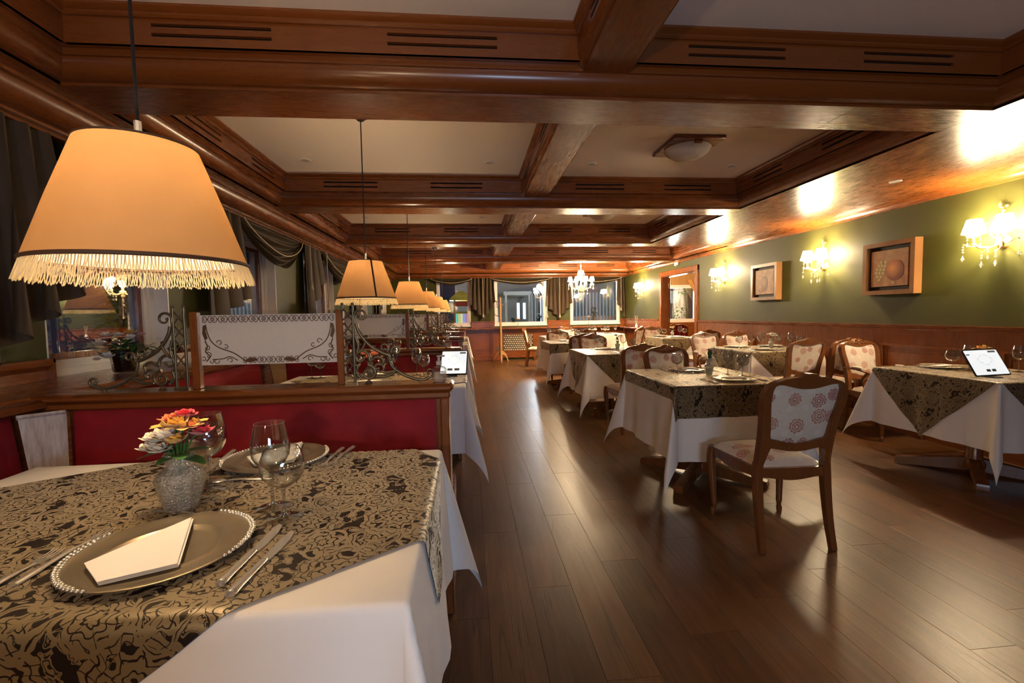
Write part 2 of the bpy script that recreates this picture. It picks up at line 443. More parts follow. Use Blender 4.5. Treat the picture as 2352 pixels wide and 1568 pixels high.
    def ball(s, c, r, n=10, m=7, sc=(1, 1, 1)):
        prof = [(math.sin(PI*i/m), -math.cos(PI*i/m)) for i in range(m+1)]
        v = []; f = []
        for q, z in prof:
            for k in range(n): v.append((c[0]+r*sc[0]*q*math.cos(2*PI*k/n), c[1]+r*sc[1]*q*math.sin(2*PI*k/n), c[2]+r*sc[2]*z))
        for i in range(m):
            for k in range(n): f.append((i*n+k, i*n+(k+1) % n, (i+1)*n+(k+1) % n, (i+1)*n+k))
        return s.add(v, f)
    def xf(s, M):
        s.v = [tuple(M @ Vector(q)) for q in s.v]; return s

def obj(name, mb, mat, parent=None, sharp=38, kind=None, label=None):
    me = bpy.data.meshes.new(name); me.from_pydata(mb.v, [], mb.f); me.materials.append(mat)
    if mb.uv:
        L = me.uv_layers.new(name='UV'); idx = [0]*len(me.loops); me.loops.foreach_get('vertex_index', idx)
        L.data.foreach_set('uv', [c for i in idx for c in mb.uv[i]])
    me.shade_smooth(); me.set_sharp_from_angle(angle=math.radians(sharp))
    o = bpy.data.objects.new(name, me); COL.objects.link(o)
    if parent: o.parent = parent
    if kind: o['kind'] = kind
    if label: o['label'] = label
    return o
def thing(name, label, cat, loc=(0, 0, 0), rz=0, group=None):
    o = bpy.data.objects.new(name, None); COL.objects.link(o); o.empty_display_size = .05
    o.location = loc; o.rotation_euler = (0, 0, rz); o['label'] = label; o['category'] = cat
    if group: o['group'] = group
    return o
def tag(o, label, cat, group=None, kind=None):
    o['label'] = label; o['category'] = cat
    if group: o['group'] = group
    if kind: o['kind'] = kind
    return o
def struct(name, mb, mat, **k):
    o = obj(name, mb, mat, **k); o['kind'] = 'structure'; return o
def sempty(name):
    o = bpy.data.objects.new(name, None); COL.objects.link(o); o['kind'] = 'structure'; return o
def link(name, me, parent, loc=(0, 0, 0), rot=(0, 0, 0), sc=(1, 1, 1)):
    o = bpy.data.objects.new(name, me); COL.objects.link(o); o.parent = parent
    o.location = loc; o.rotation_euler = rot; o.scale = sc; return o
def dup(root, label, loc, rz=None, group=None):
    r = root.copy(); COL.objects.link(r); r.location = loc; r['label'] = label
    if rz is not None: r.rotation_euler = (0, 0, rz)
    if group: r['group'] = group
    for ch in list(root.children):
        c = ch.copy(); COL.objects.link(c); c.parent = r
        for g in list(ch.children):
            d = g.copy(); COL.objects.link(d); d.parent = c
    return r
def spiral(cx, cz, r0, r1, a0, a1, n=18):
    return [(cx + (r0+(r1-r0)*i/n)*math.cos(a0+(a1-a0)*i/n), cz + (r0+(r1-r0)*i/n)*math.sin(a0+(a1-a0)*i/n)) for i in range(n+1)]
def bez(p, n=14):
    o = []
    for i in range(n+1):
        t = i/n; q = [Vector(x) for x in p]
        while len(q) > 1: q = [q[k]*(1-t)+q[k+1]*t for k in range(len(q)-1)]
        o.append(tuple(q[0]))
    return o
def smooth_pts(p, n=6):
    """Catmull-Rom through points"""
    P = [Vector(q) for q in p]; P = [P[0]*2-P[1]] + P + [P[-1]*2-P[-2]]; o = []
    for i in range(1, len(P)-2):
        for k in range(n):
            t = k/n; a, b, c, d = P[i-1], P[i], P[i+1], P[i+2]
            o.append(tuple(.5*((2*b)+(c-a)*t+(2*a-5*b+4*c-d)*t*t+(3*b-a-3*c+d)*t**3)))
    o.append(tuple(P[-2])); return o
# ---------------------------------------------------------------- room
XL, XR, YB, YF, ZS, ZC = -2.1, 4.36, -3.4, 12.52, 2.323, 2.59
# floor: planks along the aisle on a dark sub-floor
flo = struct('floor', MB().box(XL-.3, YB-.1, -.06, 7.2, 13.0, -.004), DARK)
def planks():
    w, L = .196, 1.30
    base = MB().cbox(-w/2+.0002, -L/2+.0002, -.012, w/2-.0002, L/2-.0002, 0, .0008)
    me = obj('plank', base, FLOOR, flo).data
    first = flo.children[0]; used = [False]; far = MB(); nb = 0
    x = -.24
    cols = []
    while x < XR + .1: cols.append(x); x += w
    for i, cx in enumerate(cols):
        y = -1.5 - (i*0.43 % 1)*L
        while y < YF:
            cy = y + L/2
            if cy + L/2 > -1.2 and cy < 9.4 and cy > -1.2 + 0:
                if not used[0]: first.location = (cx, cy, 0); used[0] = True
                else: link('plank', me, flo, (cx, cy, 0))
                nb += 1
            else:
                far.cbox(cx-w/2+.0002, max(cy-L/2, YB)+.0002, -.012, cx+w/2-.0002, min(cy+L/2, YF+.02)-.0002, 0, .0008)
            y += L
    obj('plank_floor_far', far, FLOOR, flo, kind='stuff')
    bo = MB().box(XL, YB, -.012, -.24-w/2, YF, -.001)
    obj('floor_under_booths', bo, FLOOR, flo)
    obj('floor_side_room', MB().box(XR+.1, 8.0, -.012, 7.1, 12.9, 0), FLOOR, flo)
    obj('lobby_floor', MB().box(XL, YB, -.012, XR, -2.6, -.0015), FLOOR, flo)
planks()

ceil = struct('ceiling', MB().box(XL-.2, YB, ZC, XR+.2, YF+.2, ZC+.06), PLASTER)

# coffers -----------------------------------------------------------------
PROF = [(0, ZS), (0, 2.336)] + [(.072*math.sin(a), 2.336 + .076*(1-math.cos(a))) for a in [PI/2*k/8 for k in range(9)]] + \
       [(.085, 2.412), (.085, 2.440), (.125, 2.440)]
TOP = [(.125, 2.548), (.138, 2.548), (.146, 2.556), (.146, 2.564), (.155, 2.568), (.168, 2.580), (.168, ZC)]
def side(p0, p1, inn, slots, wm, parent=ceil, prof=PROF, top=TOP, mitre=(1, 1), frz=(2.440, 2.548, .125)):
    """one moulded side of a coffer from p0 to p1 (bottom edge), inn = inward normal; slots = distances along it"""
    p0 = Vector(p0); p1 = Vector(p1); t = (p1-p0); L = t.length; t.normalize(); n = Vector(inn)
    def P(s, d, z): q = p0 + t*s + n*d; return (q.x, q.y, z)
    mb = MB()
    for pr in (prof, top):
        v = []; m = len(pr)
        for d, z in pr:
            v += [P(d*mitre[0], d, z), P(L - d*mitre[1], d, z)]
        mb.add(v, [(2*i, 2*i+1, 2*i+3, 2*i+2) for i in range(m-1)])
    z0, z1, D = frz; th = .016
    def bx(s0, s1, za, zb, m):
        v = [P(s, d, z) for z in (za, zb) for d in (D-th, D) for s in (s0, s1)]
        m.add(v, [(0,1,3,2), (4,6,7,5), (0,4,5,1), (2,3,7,6), (0,2,6,4), (1,5,7,3)])
    hs = .0075; rows = (2.4835, 2.5235)
    a, b = D*mitre[0], L - D*mitre[1]
    bx(a, b, z0, rows[0]-hs, mb); bx(a, b, rows[0]+hs, rows[1]-hs, mb); bx(a, b, rows[1]+hs, z1, mb)
    cuts = sorted(slots)
    for zr in rows:
        s = a
        for c in cuts:
            bx(s, c[0], zr-hs, zr+hs, mb); s = c[1]
        bx(s, b, zr-hs, zr+hs, mb)
    o = obj('moulding', mb, wm, parent, sharp=30)
    for c in cuts:
        back = MB(); v = [P(s, D-th-.004, z) for z in (2.47, 2.537) for s in (c[0]-.02, c[1]+.02)]
        back.add(v, [(0, 1, 3, 2)]); obj('vent_slot', back, DARK, o)  # near-black backing, the shade inside the slot put into its colour
def coffer(x0, x1, y0, y1, xm=(.565, .79), farslots=False):
    ys = [(.78, 1.17), (1.56, 1.98)] if y1-y0 > 1.5 else []
    ysl = [(.42, .84), (1.28, 1.72)]
    if not farslots:
        xs = [(xv-x0, xv+.49-x0) for xv in (-1.32, -.335, 1.065, 1.965)]
    else:
        xs = [(xv-x0, xv+.49-x0) for xv in (-1.20, -.19, 1.335, 2.345, 3.35) if xv+.6 < x1]
    side((x0, y1, 0), (x1, y1, 0), (0, -1, 0), xs, WX)
    side((x1, y0, 0), (x0, y0, 0), (0, 1, 0), [(x1-x0-b, x1-x0-a) for a, b in xs], WX)
    L = y1-y0
    sl = [(L*.20, L*.40), (L*.62, L*.82)]
    side((x0, y0, 0), (x0, y1, 0), (1, 0, 0), sl, WY)
    side((x1, y1, 0), (x1, y0, 0), (-1, 0, 0), sl, WY)
    # middle beam, its underside higher than the cross beams
    if xm:
        a, b = xm; zb = 2.412; pr = [(0, zb), (0, zb+.012)] + [(.03*math.sin(q), zb+.012+.03*(1-math.cos(q))) for q in [PI/2*k/5 for k in range(6)]] + [(.035, 2.462)]
        fz = [(.035, 2.462), (.035, 2.548), (.05, 2.556), (.05, 2.566), (.066, 2.58), (.066, ZC)]
        mb = MB()
        for sgn, X0 in ((-1, a), (1, b)):
            v = []; q = pr + fz
            for d, z in q: v += [(X0 + sgn*d, y0+.09, z), (X0 + sgn*d, y1-.09, z)]
            mb.add(v, [(2*i, 2*i+1, 2*i+3, 2*i+2) for i in range(len(q)-1)])
        mb.add([(a, y0+.09, zb), (b, y0+.09, zb), (b, y1-.09, zb), (a, y1-.09, zb)], [(0, 1, 2, 3)])
        o = obj('middle_beam', mb, WY, ceil, sharp=30)
        sm = MB()
        for X0, sg in ((a-.0355, -1), (b+.0355, 1)):
            for s0, s1 in ((.30, .72), (1.25, 1.66)):
                for zr in (2.4895, 2.5235): sm.box(X0, y0+s0, zr-.005, X0+sg*.0012, y0+s1, zr+.005)
        obj('vent_slot', sm, DARK, o)  # raised near-black strips, slot shade done by colour without a recess
CX0, CX1 = -1.79, 2.842
YS = [(-2.1, -.05), (.255, 2.272), (2.565, 4.582), (4.868, 6.895), (7.165, 9.215)]
for a, b in YS[:4]: coffer(CX0, CX1, a, b)
coffer(CX0, 4.27, *YS[4], xm=(.50, .78), farslots=True)
coffer(CX0, 4.27, 9.53, 11.86, xm=(.47, .80), farslots=True)
# undersides: cross-beam boards and perimeter soffits
def board(x0, x1, y0, y1, wm, seams=()):
    xs = [x0] + list(seams) + [x1]
    for a, b in zip(xs[:-1], xs[1:]):
        obj('beam_board', MB().cbox(a+.0008, y0+.0005, ZS-.0005, b-.0008, y1-.0005, ZS+.02, .0015), wm, ceil)
for (a, b), s in zip([(-.05, .255), (2.272, 2.565), (4.582, 4.868), (6.895, 7.165), (9.215, 9.53)], [(1.0,), (2.05,), (1.27,), (1.9,), (1.2,)]):
    board(CX0, 4.27 if a > 9 else CX1, a, b, WX, s)
obj('beam_board', MB().box(XL, YB, ZS, XR, -2.1, ZS+.02), WX, ceil)
for a, b in ((-2.1, .1), (.1, 2.418), (2.418, 4.725), (4.725, 7.03)):
    obj('soffit_board', MB().cbox(CX1, a+.0008, ZS-.0005, XR+.02, b-.0008, ZS+.02, .0015), WY, ceil)
obj('soffit_board', MB().box(CX1, 7.03, ZS, XR+.02, 7.165, ZS+.02), WY, ceil)
obj('soffit_board', MB().box(4.27, 7.165, ZS, XR+.02, YF, ZS+.02), WY, ceil)
obj('soffit_board', MB().box(-1.90, -2.1, ZS, CX0, YF, ZS+.02), WY, ceil)
obj('soffit_board', MB().box(CX0, 11.86, ZS, 4.27, YF, ZS+.02), WX, ceil)
# second cornice along the left windows and the far wall, small one along the right wall
def run(name, prof, axis, a, b, wm):
    mb = MB(); v = []
    for d, z in prof: v += [(d, a, z), (d, b, z)] if axis == 'y' else [(a, d, z), (b, d, z)]
    mb.add(v, [(2*i, 2*i+1, 2*i+3, 2*i+2) for i in range(len(prof)-1)]); return struct(name, mb, wm, sharp=30)
cl = [(-1.87, ZS), (-1.87, 2.308), (-1.90, 2.308)] + [(-1.90-.10*(1-math.cos(q)), 2.302-.085*math.sin(q)) for q in [PI/2*k/8 for k in range(9)]] + [(-2.0, 2.205), (-2.035, 2.205), (-2.035, 2.19), (-2.2, 2.19)]
run('trim_1', cl, 'y', YB, YF, WY)
cf = [(12.10, ZS), (12.10, 2.312), (12.14, 2.312)] + [(12.14+.08*(1-math.cos(q)), 2.308-.045*math.sin(q)) for q in [PI/2*k/8 for k in range(9)]] + [(12.26, 2.258), (12.26, 2.245), (12.6, 2.245)]
run('trim_2', cf, 'x', -2.0, XR-.02, WX)
cr = [(4.27, ZS), (4.29, 2.312), (4.315, 2.306), (4.335, 2.285), (4.34, 2.27), (4.36, 2.268)]
run('trim_3', cr, 'y', YB, YF, WY)

# right wall --------------------------------------------------------------
ZR = 1.097
DY0, DY1, DZ = 8.42, 10.0, 2.06
wr = MB()
wr.box(XR, YB, 0, XR+.14, DY0, ZC); wr.box(XR, DY0, DZ, XR+.14, DY1, ZC); wr.box(XR, DY1, 0, XR+.14, YF+.2, ZC)
wallr = struct('wall_right', wr, GREEN)
def wain(y0, y1, pan):
    mb = MB().box(XR-.018, y0, 0, XR-.001, y1, 1.05)
    struct('trim_4', mb, WZ)
    r = [(XR-.001, 1.045), (XR-.022, 1.045), (XR-.026, 1.058), (XR-.040, 1.068), (XR-.040, 1.084), (XR-.048, 1.088), (XR-.048, ZR), (XR-.001, ZR)]
    run('trim_5', r, 'y', y0, y1, WY)
    run('baseboard_right', [(XR-.018, .13), (XR-.030, .125), (XR-.034, .11), (XR-.034, 0)], 'y', y0, y1, WY)
    for a, b in pan:
        # one raised panel with a bead frame around it
        fr = MB(); X0 = XR-.018
        fn = lambda p, q, d: (X0 - d, p, q)
        def rect(m): return [(a+m, .20+m), (b-m, .20+m), (b-m, .90-m), (a+m, .90-m)]
        fr.ring(rect(0), rect(.022), fn, 0, .012); fr.ring(rect(.05), rect(.065), fn, 0, .007)
        fr.prism(rect(.085), fn, 0, .008)
        obj('panel', fr, WZ, wallr)
wain(YB, DY0-.09, [(y, y+.92) for y in (-.9, .2, 1.3, 2.4, 3.5, 4.6, 5.7, 6.8)])
wain(DY1+.09, YF, [(10.25, 11.2), (11.35, 12.3)])
# doorway to the side room
dm = MB()
for a in (DY0-.09, DY1-.02): dm.cbox(XR-.03, a, 0, XR+.01, a+.11, DZ+.09, .008)
dm.cbox(XR-.032, DY0-.09, DZ-.02, XR+.01, DY1+.09, DZ+.09, .008)
for a in (DY0, DY1-.03): dm.box(XR, a, 0, XR+.15, a+.03, DZ)
dm.box(XR, DY0, DZ-.03, XR+.15, DY1, DZ)
door = struct('door_1', dm, WZ)
lf = MB().cbox(XR+.155, DY1-.01, .01, XR+.195, DY1+.72, DZ-.04, .004)
obj('door_leaf', lf, WZ, door)
hg = MB()
for z in (.35, 1.08, 1.85): hg.tube([(XR+.155, DY1-.03, z-.05), (XR+.155, DY1-.03, z+.05)], .010, 8)
obj('hinge', hg, BRASS, door)
# side room seen through the doorway
sr = MB().box(XR+.14, 12.62, 0, 5.60, 12.72, ZC).box(5.60, 12.62, 0, 6.55, 12.72, .96).box(5.60, 12.62, 2.02, 6.55, 12.72, ZC).box(6.55, 12.62, 0, 7.2, 12.72, ZC)
sr.box(7.1, 8.0, 0, 7.2, 12.7, ZC).box(XR+.14, 7.9, 0, 7.2, 8.0, ZC).box(XR+.14, 8, ZC-.05, 7.2, 12.7, ZC)
struct('wall_side_room', sr, OCHRE if False else PALE)
def window(n, x0, x1, z0, z1, axis, c, sgn, bead=True, fw=.085, mull=None):
    """white framed window; axis 'x': lies in the plane y=c, 'y': in x=c; sgn = towards the room"""
    fn = (lambda a, b, d: (a, c + sgn*d, b)) if axis == 'x' else (lambda a, b, d: (c + sgn*d, a, b))
    R = lambda m: [(x0+m, z0+m), (x1-m, z0+m), (x1-m, z1-m), (x0+m, z1-m)]
    w = struct('window_%d' % n, MB().ring(R(0), R(fw*.55), fn, -.05, .012), WHITE)
    obj('window_frame', MB().ring(R(fw*.55), R(fw), fn, -.045, .0), WHITE, w)
    if bead: obj('casement_bead', MB().ring(R(fw), R(fw+.035), fn, -.045, -.012), WZ, w)
    obj('pane', MB().prism(R(fw-.005), fn, -.034, -.028), PANE, w)
    obj('sill', MB().prism([(x0-.02, z0-.022), (x1+.02, z0-.022), (x1+.02, z0+.012), (x0-.02, z0+.012)], fn, -.04, .03), WHITE, w)
    hd = MB(); hz = (z0+z1)/2
    hd.box(*fn(x0+fw*.7, hz-.05, -.002), *fn(x0+fw*.7+.018, hz+.05, .012)); hd.box(*fn(x0+fw*.7+.003, hz+.02, .01), *fn(x0+fw*.7+.015, hz+.035, .035)); hd.box(*fn(x0+fw*.7+.003, hz-.08, .028), *fn(x0+fw*.7+.015, hz+.035, .036))
    obj('window_handle', hd, SILVER, w)
    return w
# far wall ----------------------------------------------------------------
WF = [(-.86, .045), (.70, 2.15), (2.81, 4.225)]
WZ0, WZ1 = .965, 2.22
mb = MB(); xs = [XL-.2] + [q for w in WF for q in w] + [XR+.14]
for i in range(0, len(xs), 2): mb.box(xs[i], YF, 0, xs[i+1], YF+.14, ZC)
for a, b in WF: mb.box(a, YF, 0, b, YF+.14, WZ0); mb.box(a, YF, WZ1, b, YF+.14, ZC)
wallb = struct('wall_far', mb, GREEN)
for i, (a, b) in enumerate(WF): window(i+1, a, b, WZ0, WZ1, 'x', YF, -1, bead=False)
# far wainscot with deep shelf
piers = [(XL, WF[0][0]), (WF[0][1], WF[1][0]), (WF[1][1], WF[2][0]), (WF[2][1], XR)]
st = MB()
for a, b in piers: st.cbox(a+.01, YF-.05, .90, b-.01, YF-.001, 1.06, .004); st.cbox(a+.005, YF-.062, 1.055, b-.005, YF-.001, 1.085, .006)
struct('trim_6', st, WX)
struct('trim_7', MB().cbox(-.2, YF-.30, .865, XR-.05, YF-.001, .905, .008), WX)
struct('trim_8', MB().box(-.2, YF-.06, .0, .905, YF-.001, .865).box(1.76, YF-.06, 0, XR, YF-.001, .865).box(.905, YF-.06, .72, 1.76, YF-.001, .865).box(.905, YF-.06, .07, 1.76, YF-.001, .255), WX)
struct('baseboard_far', MB().cbox(-.2, YF-.085, .0, .90, YF-.05, .13, .006).cbox(1.76, YF-.085, 0, XR-.04, YF-.05, .13, .006), WX)
for a, b in ((-.02, .66), (2.0, 2.75), (2.95, 3.7)):
    fn = lambda p, q, d: (p, YF-.06-d, q)
    rc = lambda m: [(a+m, .20+m), (b-m, .20+m), (b-m, .78-m), (a+m, .78-m)]
    obj('panel', MB().ring(rc(0), rc(.02), fn, 0, .012).ring(rc(.07), rc(.085), fn, 0, .010).prism(rc(.105), fn, 0, .008), WX, wallb)
# shelf along the right wall at the far corner
struct('trim_9', MB().cbox(XR-.24, 10.3, .845, XR-.02, 12.2, .875, .006), WY)
# woven radiator grille
gr = thing('radiator_grille', 'cream basketweave radiator grille set in the far wall panelling', 'radiator', (1.335, YF-.055, 0))
obj('grille_frame', MB().ring([(-.43, .25), (.43, .25), (.43, .73), (-.43, .73)], [(-.40, .275), (.40, .275), (.40, .705), (-.40, .705)], lambda a, b, d: (a, -d, b), -.004, .014), WX, gr)
wv = MB()
for i in range(13):
    for j in range(8):
        x = -.385 + i*.061 + (.03 if j % 2 else 0); z = .29 + j*.056
        if x < .38: wv.ball((x, -.004, z), .026, 6, 4, (1, .35, .8))
for i in range(26): wv.tube([(-.40+i*.031, -.001, .28), (-.40+i*.031, -.001, .70)], .0025, 4)
obj('woven_lattice', wv, speckle('woven_cane', (.42, .36, .26), (.66, .60, .48), 30), gr)
obj('grille_back', MB().box(-.41, .01, .27, .41, .02, .71), DARK, gr)
o = thing('power_outlet', 'grey wall outlet on the far panelling beside the coat stand', 'outlet', (.776, YF-.061, .33))
obj('cover_plate', MB().cbox(-.04, -.008, -.055, .04, 0, .055, .003), plain('grey_plate', (.10, .10, .09), .5), o)
so = MB()
for z in (-.022, .022): so.tube([(0, -.0085, z), (0, -.010, z)], .014, 12)
obj('socket', so, BLACK, o)

# left wall ---------------------------------------------------------------
WL = [(2.47, 3.42), (4.02, 5.23), (6.10, 7.37), (8.45, 9.70), (10.6, 11.9)]
WLZ0, WLZ1 = .965, 2.10
mb = MB(); ys = [YB] + [q for w in WL for q in w] + [YF+.1]
for i in range(0, len(ys), 2): mb.box(XL-.16, ys[i], 0, XL, ys[i+1], ZC)
for a, b in WL: mb.box(XL-.16, a, 0, XL, b, WLZ0); mb.box(XL-.16, a, WLZ1, XL, b, ZC)
walll = struct('wall_left', mb, GREEN)
for i, (a, b) in enumerate(WL):
    w = window(i+4, a, b, WLZ0, WLZ1, 'y', XL-.10, 1, fw=.11 if i else .10)
    rv = MB()
    for y0, y1 in ((a, a+.008), (b-.008, b)): rv.box(XL-.115, y0, WLZ0, XL+.002, y1, WLZ1)
    rv.box(XL-.115, a, WLZ0-.002, XL+.014, b, WLZ0+.012); rv.box(XL-.115, a, WLZ1-.008, XL, b, WLZ1)
    obj('window_reveal', rv, WHITE, w)
rr = [(XL, 1.03), (XL+.02, 1.03), (XL+.03, 1.045), (XL+.045, 1.055), (XL+.05, 1.07), (XL+.05, 1.088), (XL, 1.09)]
for a, b in [(YB, 2.455), (3.44, 4.0), (5.25, 6.08), (7.4, 8.43), (9.72, 10.58)]:
    run('trim_10', rr, 'y', a, b, WY)
    struct('trim_11', MB().box(XL, a, .90, XL+.022, b, 1.032), WY)
    struct('trim_12', MB().box(XL, b-.012, .90, XL+.05, b, 1.09), WY)
# wooden ledge that runs behind the booths under the windows
struct('trim_13', MB().cbox(XL+.001, -1.2, .955, -1.66, YF-.3, .985, .008), WY)
struct('trim_14', MB().box(-1.72, -1.2, 0, -1.68, YF-.3, .955), WY)
# wall behind the camera and the lobby opening in it
nb = MB().box(XL-.16, YB-.14, 0, -.2, YB, ZC).box(3.0, YB-.14, 0, XR+.14, YB, ZC).box(-.2, YB-.14, 2.1, 3.0, YB, ZC).box(-.4, YB-1.5, 0, 3.2, YB-1.4, ZC)
struct('wall_near', nb, GREEN)
# ---------------------------------------------------------------- pendant lamps
def make_pendant(label, loc, seam):
    t = thing('pendant_lamp', label, 'lamp', loc, 0, 'tan fringed pendant lamps over the booths')
    h, rb, rt = .246, .19, .106; H = ZC - loc[2]
    sh = MB().lathe([(rb, 0), (rb-.0005, .004), ((rb+rt)/2+.002, h*.5), (rt, h)], 56)
    obj('lamp_shade', sh, SHADE, t)
    tr = MB().tube([(rb*math.cos(a), rb*math.sin(a), .002) for a in [2*PI*k/56 for k in range(56)]], .0042, 6, True)
    obj('top_braid', MB().tube([(rt*math.cos(a), rt*math.sin(a), h) for a in [2*PI*k/40 for k in range(40)]], .0026, 6, True), BROWN, t)
    if seam:
        a = -1.05; sm_ = MB().tube([(r*math.cos(a), r*math.sin(a), z) for r, z in ((rb+.002, 0), ((rb+rt)/2+.003, h/2), (rt+.001, h))], .0055, 6); obj('seam_stripe', sm_, BROWN, t)
    obj('braid_trim', tr, BROWN, t)
    fr = MB(); n = 230
    for k in range(n):
        a = 2*PI*(k+rnd(-.2, .2))/n; w = .0105/.19; L = rnd(.036, .043); f = rnd(.006, .015)
        p = []
        for i in range(7):
            q = i/6; ang = a + w*(q-.5)*(1.15 - .5*math.sin(PI*q)); dz = -L*math.sin(PI*q)**.45 if 0 < q < 1 else 0
            rr = rb - .001 + f*(-dz/L)
            p.append((rr*math.cos(ang), rr*math.sin(ang), dz))
        fr.tube(p, .0011, 3, cap=False)
    obj('fringe', fr, FRINGE, t, sharp=80, kind='stuff')
    co = MB().tube([(0, 0, h-.01), (0, 0, H-.02)], .0038, 6)
    obj('cord', co, BLACK, t)
    fit = MB().tube([(0, 0, h-.05), (0, 0, h+.055)], .007, 8)
    for k in range(3):
        a = 2*PI*k/3; fit.tube([(0, 0, h-.04), (rt*math.cos(a), rt*math.sin(a), h)], .002, 4)
    obj('spider_fitting', fit, SILVER, t)
    obj('canopy', MB().lathe([(0, H-.045), (.02, H-.045), (.03, H-.035), (.066, H-.012), (.07, H)], 24), BLACK, t)
    obj('bulb', MB().ball((0, 0, .175), .022, 10, 8, (1, 1, 1.3)), BULB, t)
    return t
LAMPS = [(-.69, 1.06), (-.677, 3.13), (-.634, 5.0), (-.635, 7.05), (-.635, 9.1), (-.63, 11.1)]
LL = ['large tan pendant lamp with gold fringe over the nearest booth table', 'tan pendant lamp with a dark seam stripe, second along the booths',
      'tan fringed pendant lamp third along the row of booths', 'tan fringed pendant lamp fourth along the row of booths',
      'tan fringed pendant lamp fifth along the row of booths', 'small far tan pendant lamp at the end of the booth row']
p0 = make_pendant(LL[0], (*LAMPS[0], 1.39), False); p1 = make_pendant(LL[1], (*LAMPS[1], 1.39), True)
for i in range(2, 6): dup(p0, LL[i], (*LAMPS[i], 1.388), rnd(0, 6))
PW = 15
for i, (x, y) in enumerate(LAMPS): point('pendant_light', (x, y, 1.565), PW, WARM, .025)

# ---------------------------------------------------------------- crystals and small candle shades
def crystal_drop(mb, x, y, z, L, s=1.0):
    k = 3 if L > .06 else 2
    for i in range(k): mb.ball((x, y, z-.010-i*.018*s), .0075*s, 6, 4)
    b = z-.010-k*.018*s
    mb.add([(x, y, b), *[(x+.012*s*math.cos(a), y+.012*s*math.sin(a), b-.030*s) for a in (0, PI/3, 2*PI/3, PI, 4*PI/3, 5*PI/3)], (x, y, b-.048*s)],
           [(0, 1+i, 1+(i+1) % 6) for i in range(6)] + [(7, 1+(i+1) % 6, 1+i) for i in range(6)])
def make_sconce(label, loc):
    t = thing('wall_sconce', label, 'wall lamp', loc, 0, 'gilded crystal wall sconces')   # wall at +x, room towards -x
    pl = MB(); pr = [(.0, -.030), (.035, -.030), (.052, -.020), (.066, -.004), (.070, .0)]
    pl.lathe(pr, 20, sx=.85, sy=.85); pl.xf(Matrix.Rotation(-PI/2, 4, 'Y') @ Matrix.Scale(-1, 4, (0, 0, 1)))
    obj('back_plate', pl, GOLD, t)
    for s in (-1, 1):
        ar = MB().tube(smooth_pts([(-.01, 0, 0), (-.06, s*.04, -.035), (-.11, s*.085, -.035), (-.135, s*.105, .005), (-.14, s*.108, .05)]), [.008]*25, 7)
        ar.tube(smooth_pts([(-.02, 0, .01), (-.05, s*.05, .06), (-.045, s*.06, .12), (-.03, s*.03, .17), (-.025, 0, .20)]), .006, 6)
        ar.tube(smooth_pts([(-.08, s*.06, -.03), (-.12, s*.14, -.02), (-.13, s*.19, .005), (-.12, s*.205, -.01)]), [.004]*19, 5)
        ar.tube(smooth_pts([(-.06, s*.03, -.035), (-.10, s*.05, -.06), (-.13, s*.04, -.075)]), .003, 5)
        obj('arm', ar, GOLD, t)
        d = MB().lathe([(0, .05), (.02, .052), (.040, .062), (.046, .070), (.044, .070), (.018, .058), (0, .056)], 16, (-.14, s*.108, 0), lob=(8, .08))
        obj('drip_dish', d, GLASS, t)
        obj('candle', MB().lathe([(.013, .058), (.013, .092), (.008, .095), (0, .095)], 12, (-.14, s*.108, 0)), LIT, t)
        sh = MB().lathe([(.078, .085), (.048, .20)], 28, (-.14, s*.108, 0)); sh.lathe([(.076, .0855), (.047, .20)], 28, (-.14, s*.108, 0))
        obj('lamp_shade', sh, LIT, t)
    sc = MB().tube(smooth_pts([(-.02, 0, .0), (-.03, .02, .08), (-.03, -.03, .14), (-.02, .02, .20), (-.02, -.01, .26), (-.02, .012, .29)]), .008, 6)
    for k in range(9):
        a = k*.7; z = .05 + k*.025; s = 1 if k % 2 else -1
        sc.ball((-.03, s*(.022+.01*math.sin(a)), z), .013, 6, 4, (.7, 1.3, .8))
    sc.ball((-.02, .018, .305), .017, 7, 5, (.6, .7, 1.6)); sc.ball((-.02, -.03, .285), .012, 6, 4, (.6, 1.2, 1))
    obj('leaf_scroll', sc, GOLD, t)
    for (x, y, z, L) in [(-.12, .205, -.005, .09), (-.12, -.205, -.005, .09), (-.13, .05, -.07, .09), (-.13, -.05, -.07, .09), (-.06, 0, -.06, .09),
                         (-.165, .135, .06, .05), (-.165, .085, .06, .05), (-.165, -.135, .06, .05), (-.165, -.085, .06, .05), (-.10, .09, .055, .05), (-.10, -.09, .055, .05), (-.10, .03, -.055, .05)]:
        mb = MB(); crystal_drop(mb, x, y, z, L, 1.25 if L > .06 else .9); obj('crystal_drop', mb, CRYSTAL, t, sharp=10)
    return t
SCY = [(3.367, 'gilded crystal sconce with two lit shades, nearest on the green wall'), (5.25, 'gilded crystal sconce between the two framed fruit pictures'),
       (7.44, 'gilded crystal sconce between the smaller picture and the doorway'), (11.09, 'far gilded crystal sconce between doorway and corner drape')]
s0 = make_sconce(SCY[0][1], (XR-.001, SCY[0][0], 1.79))
for y, l in SCY[1:]: dup(s0, l, (XR-.001, y, 1.79))
SP = 8
for y, _ in SCY:
    for s in (-1, 1): point('sconce_light', (XR-.141, y+s*.108, 1.925), SP, SCW, .02)

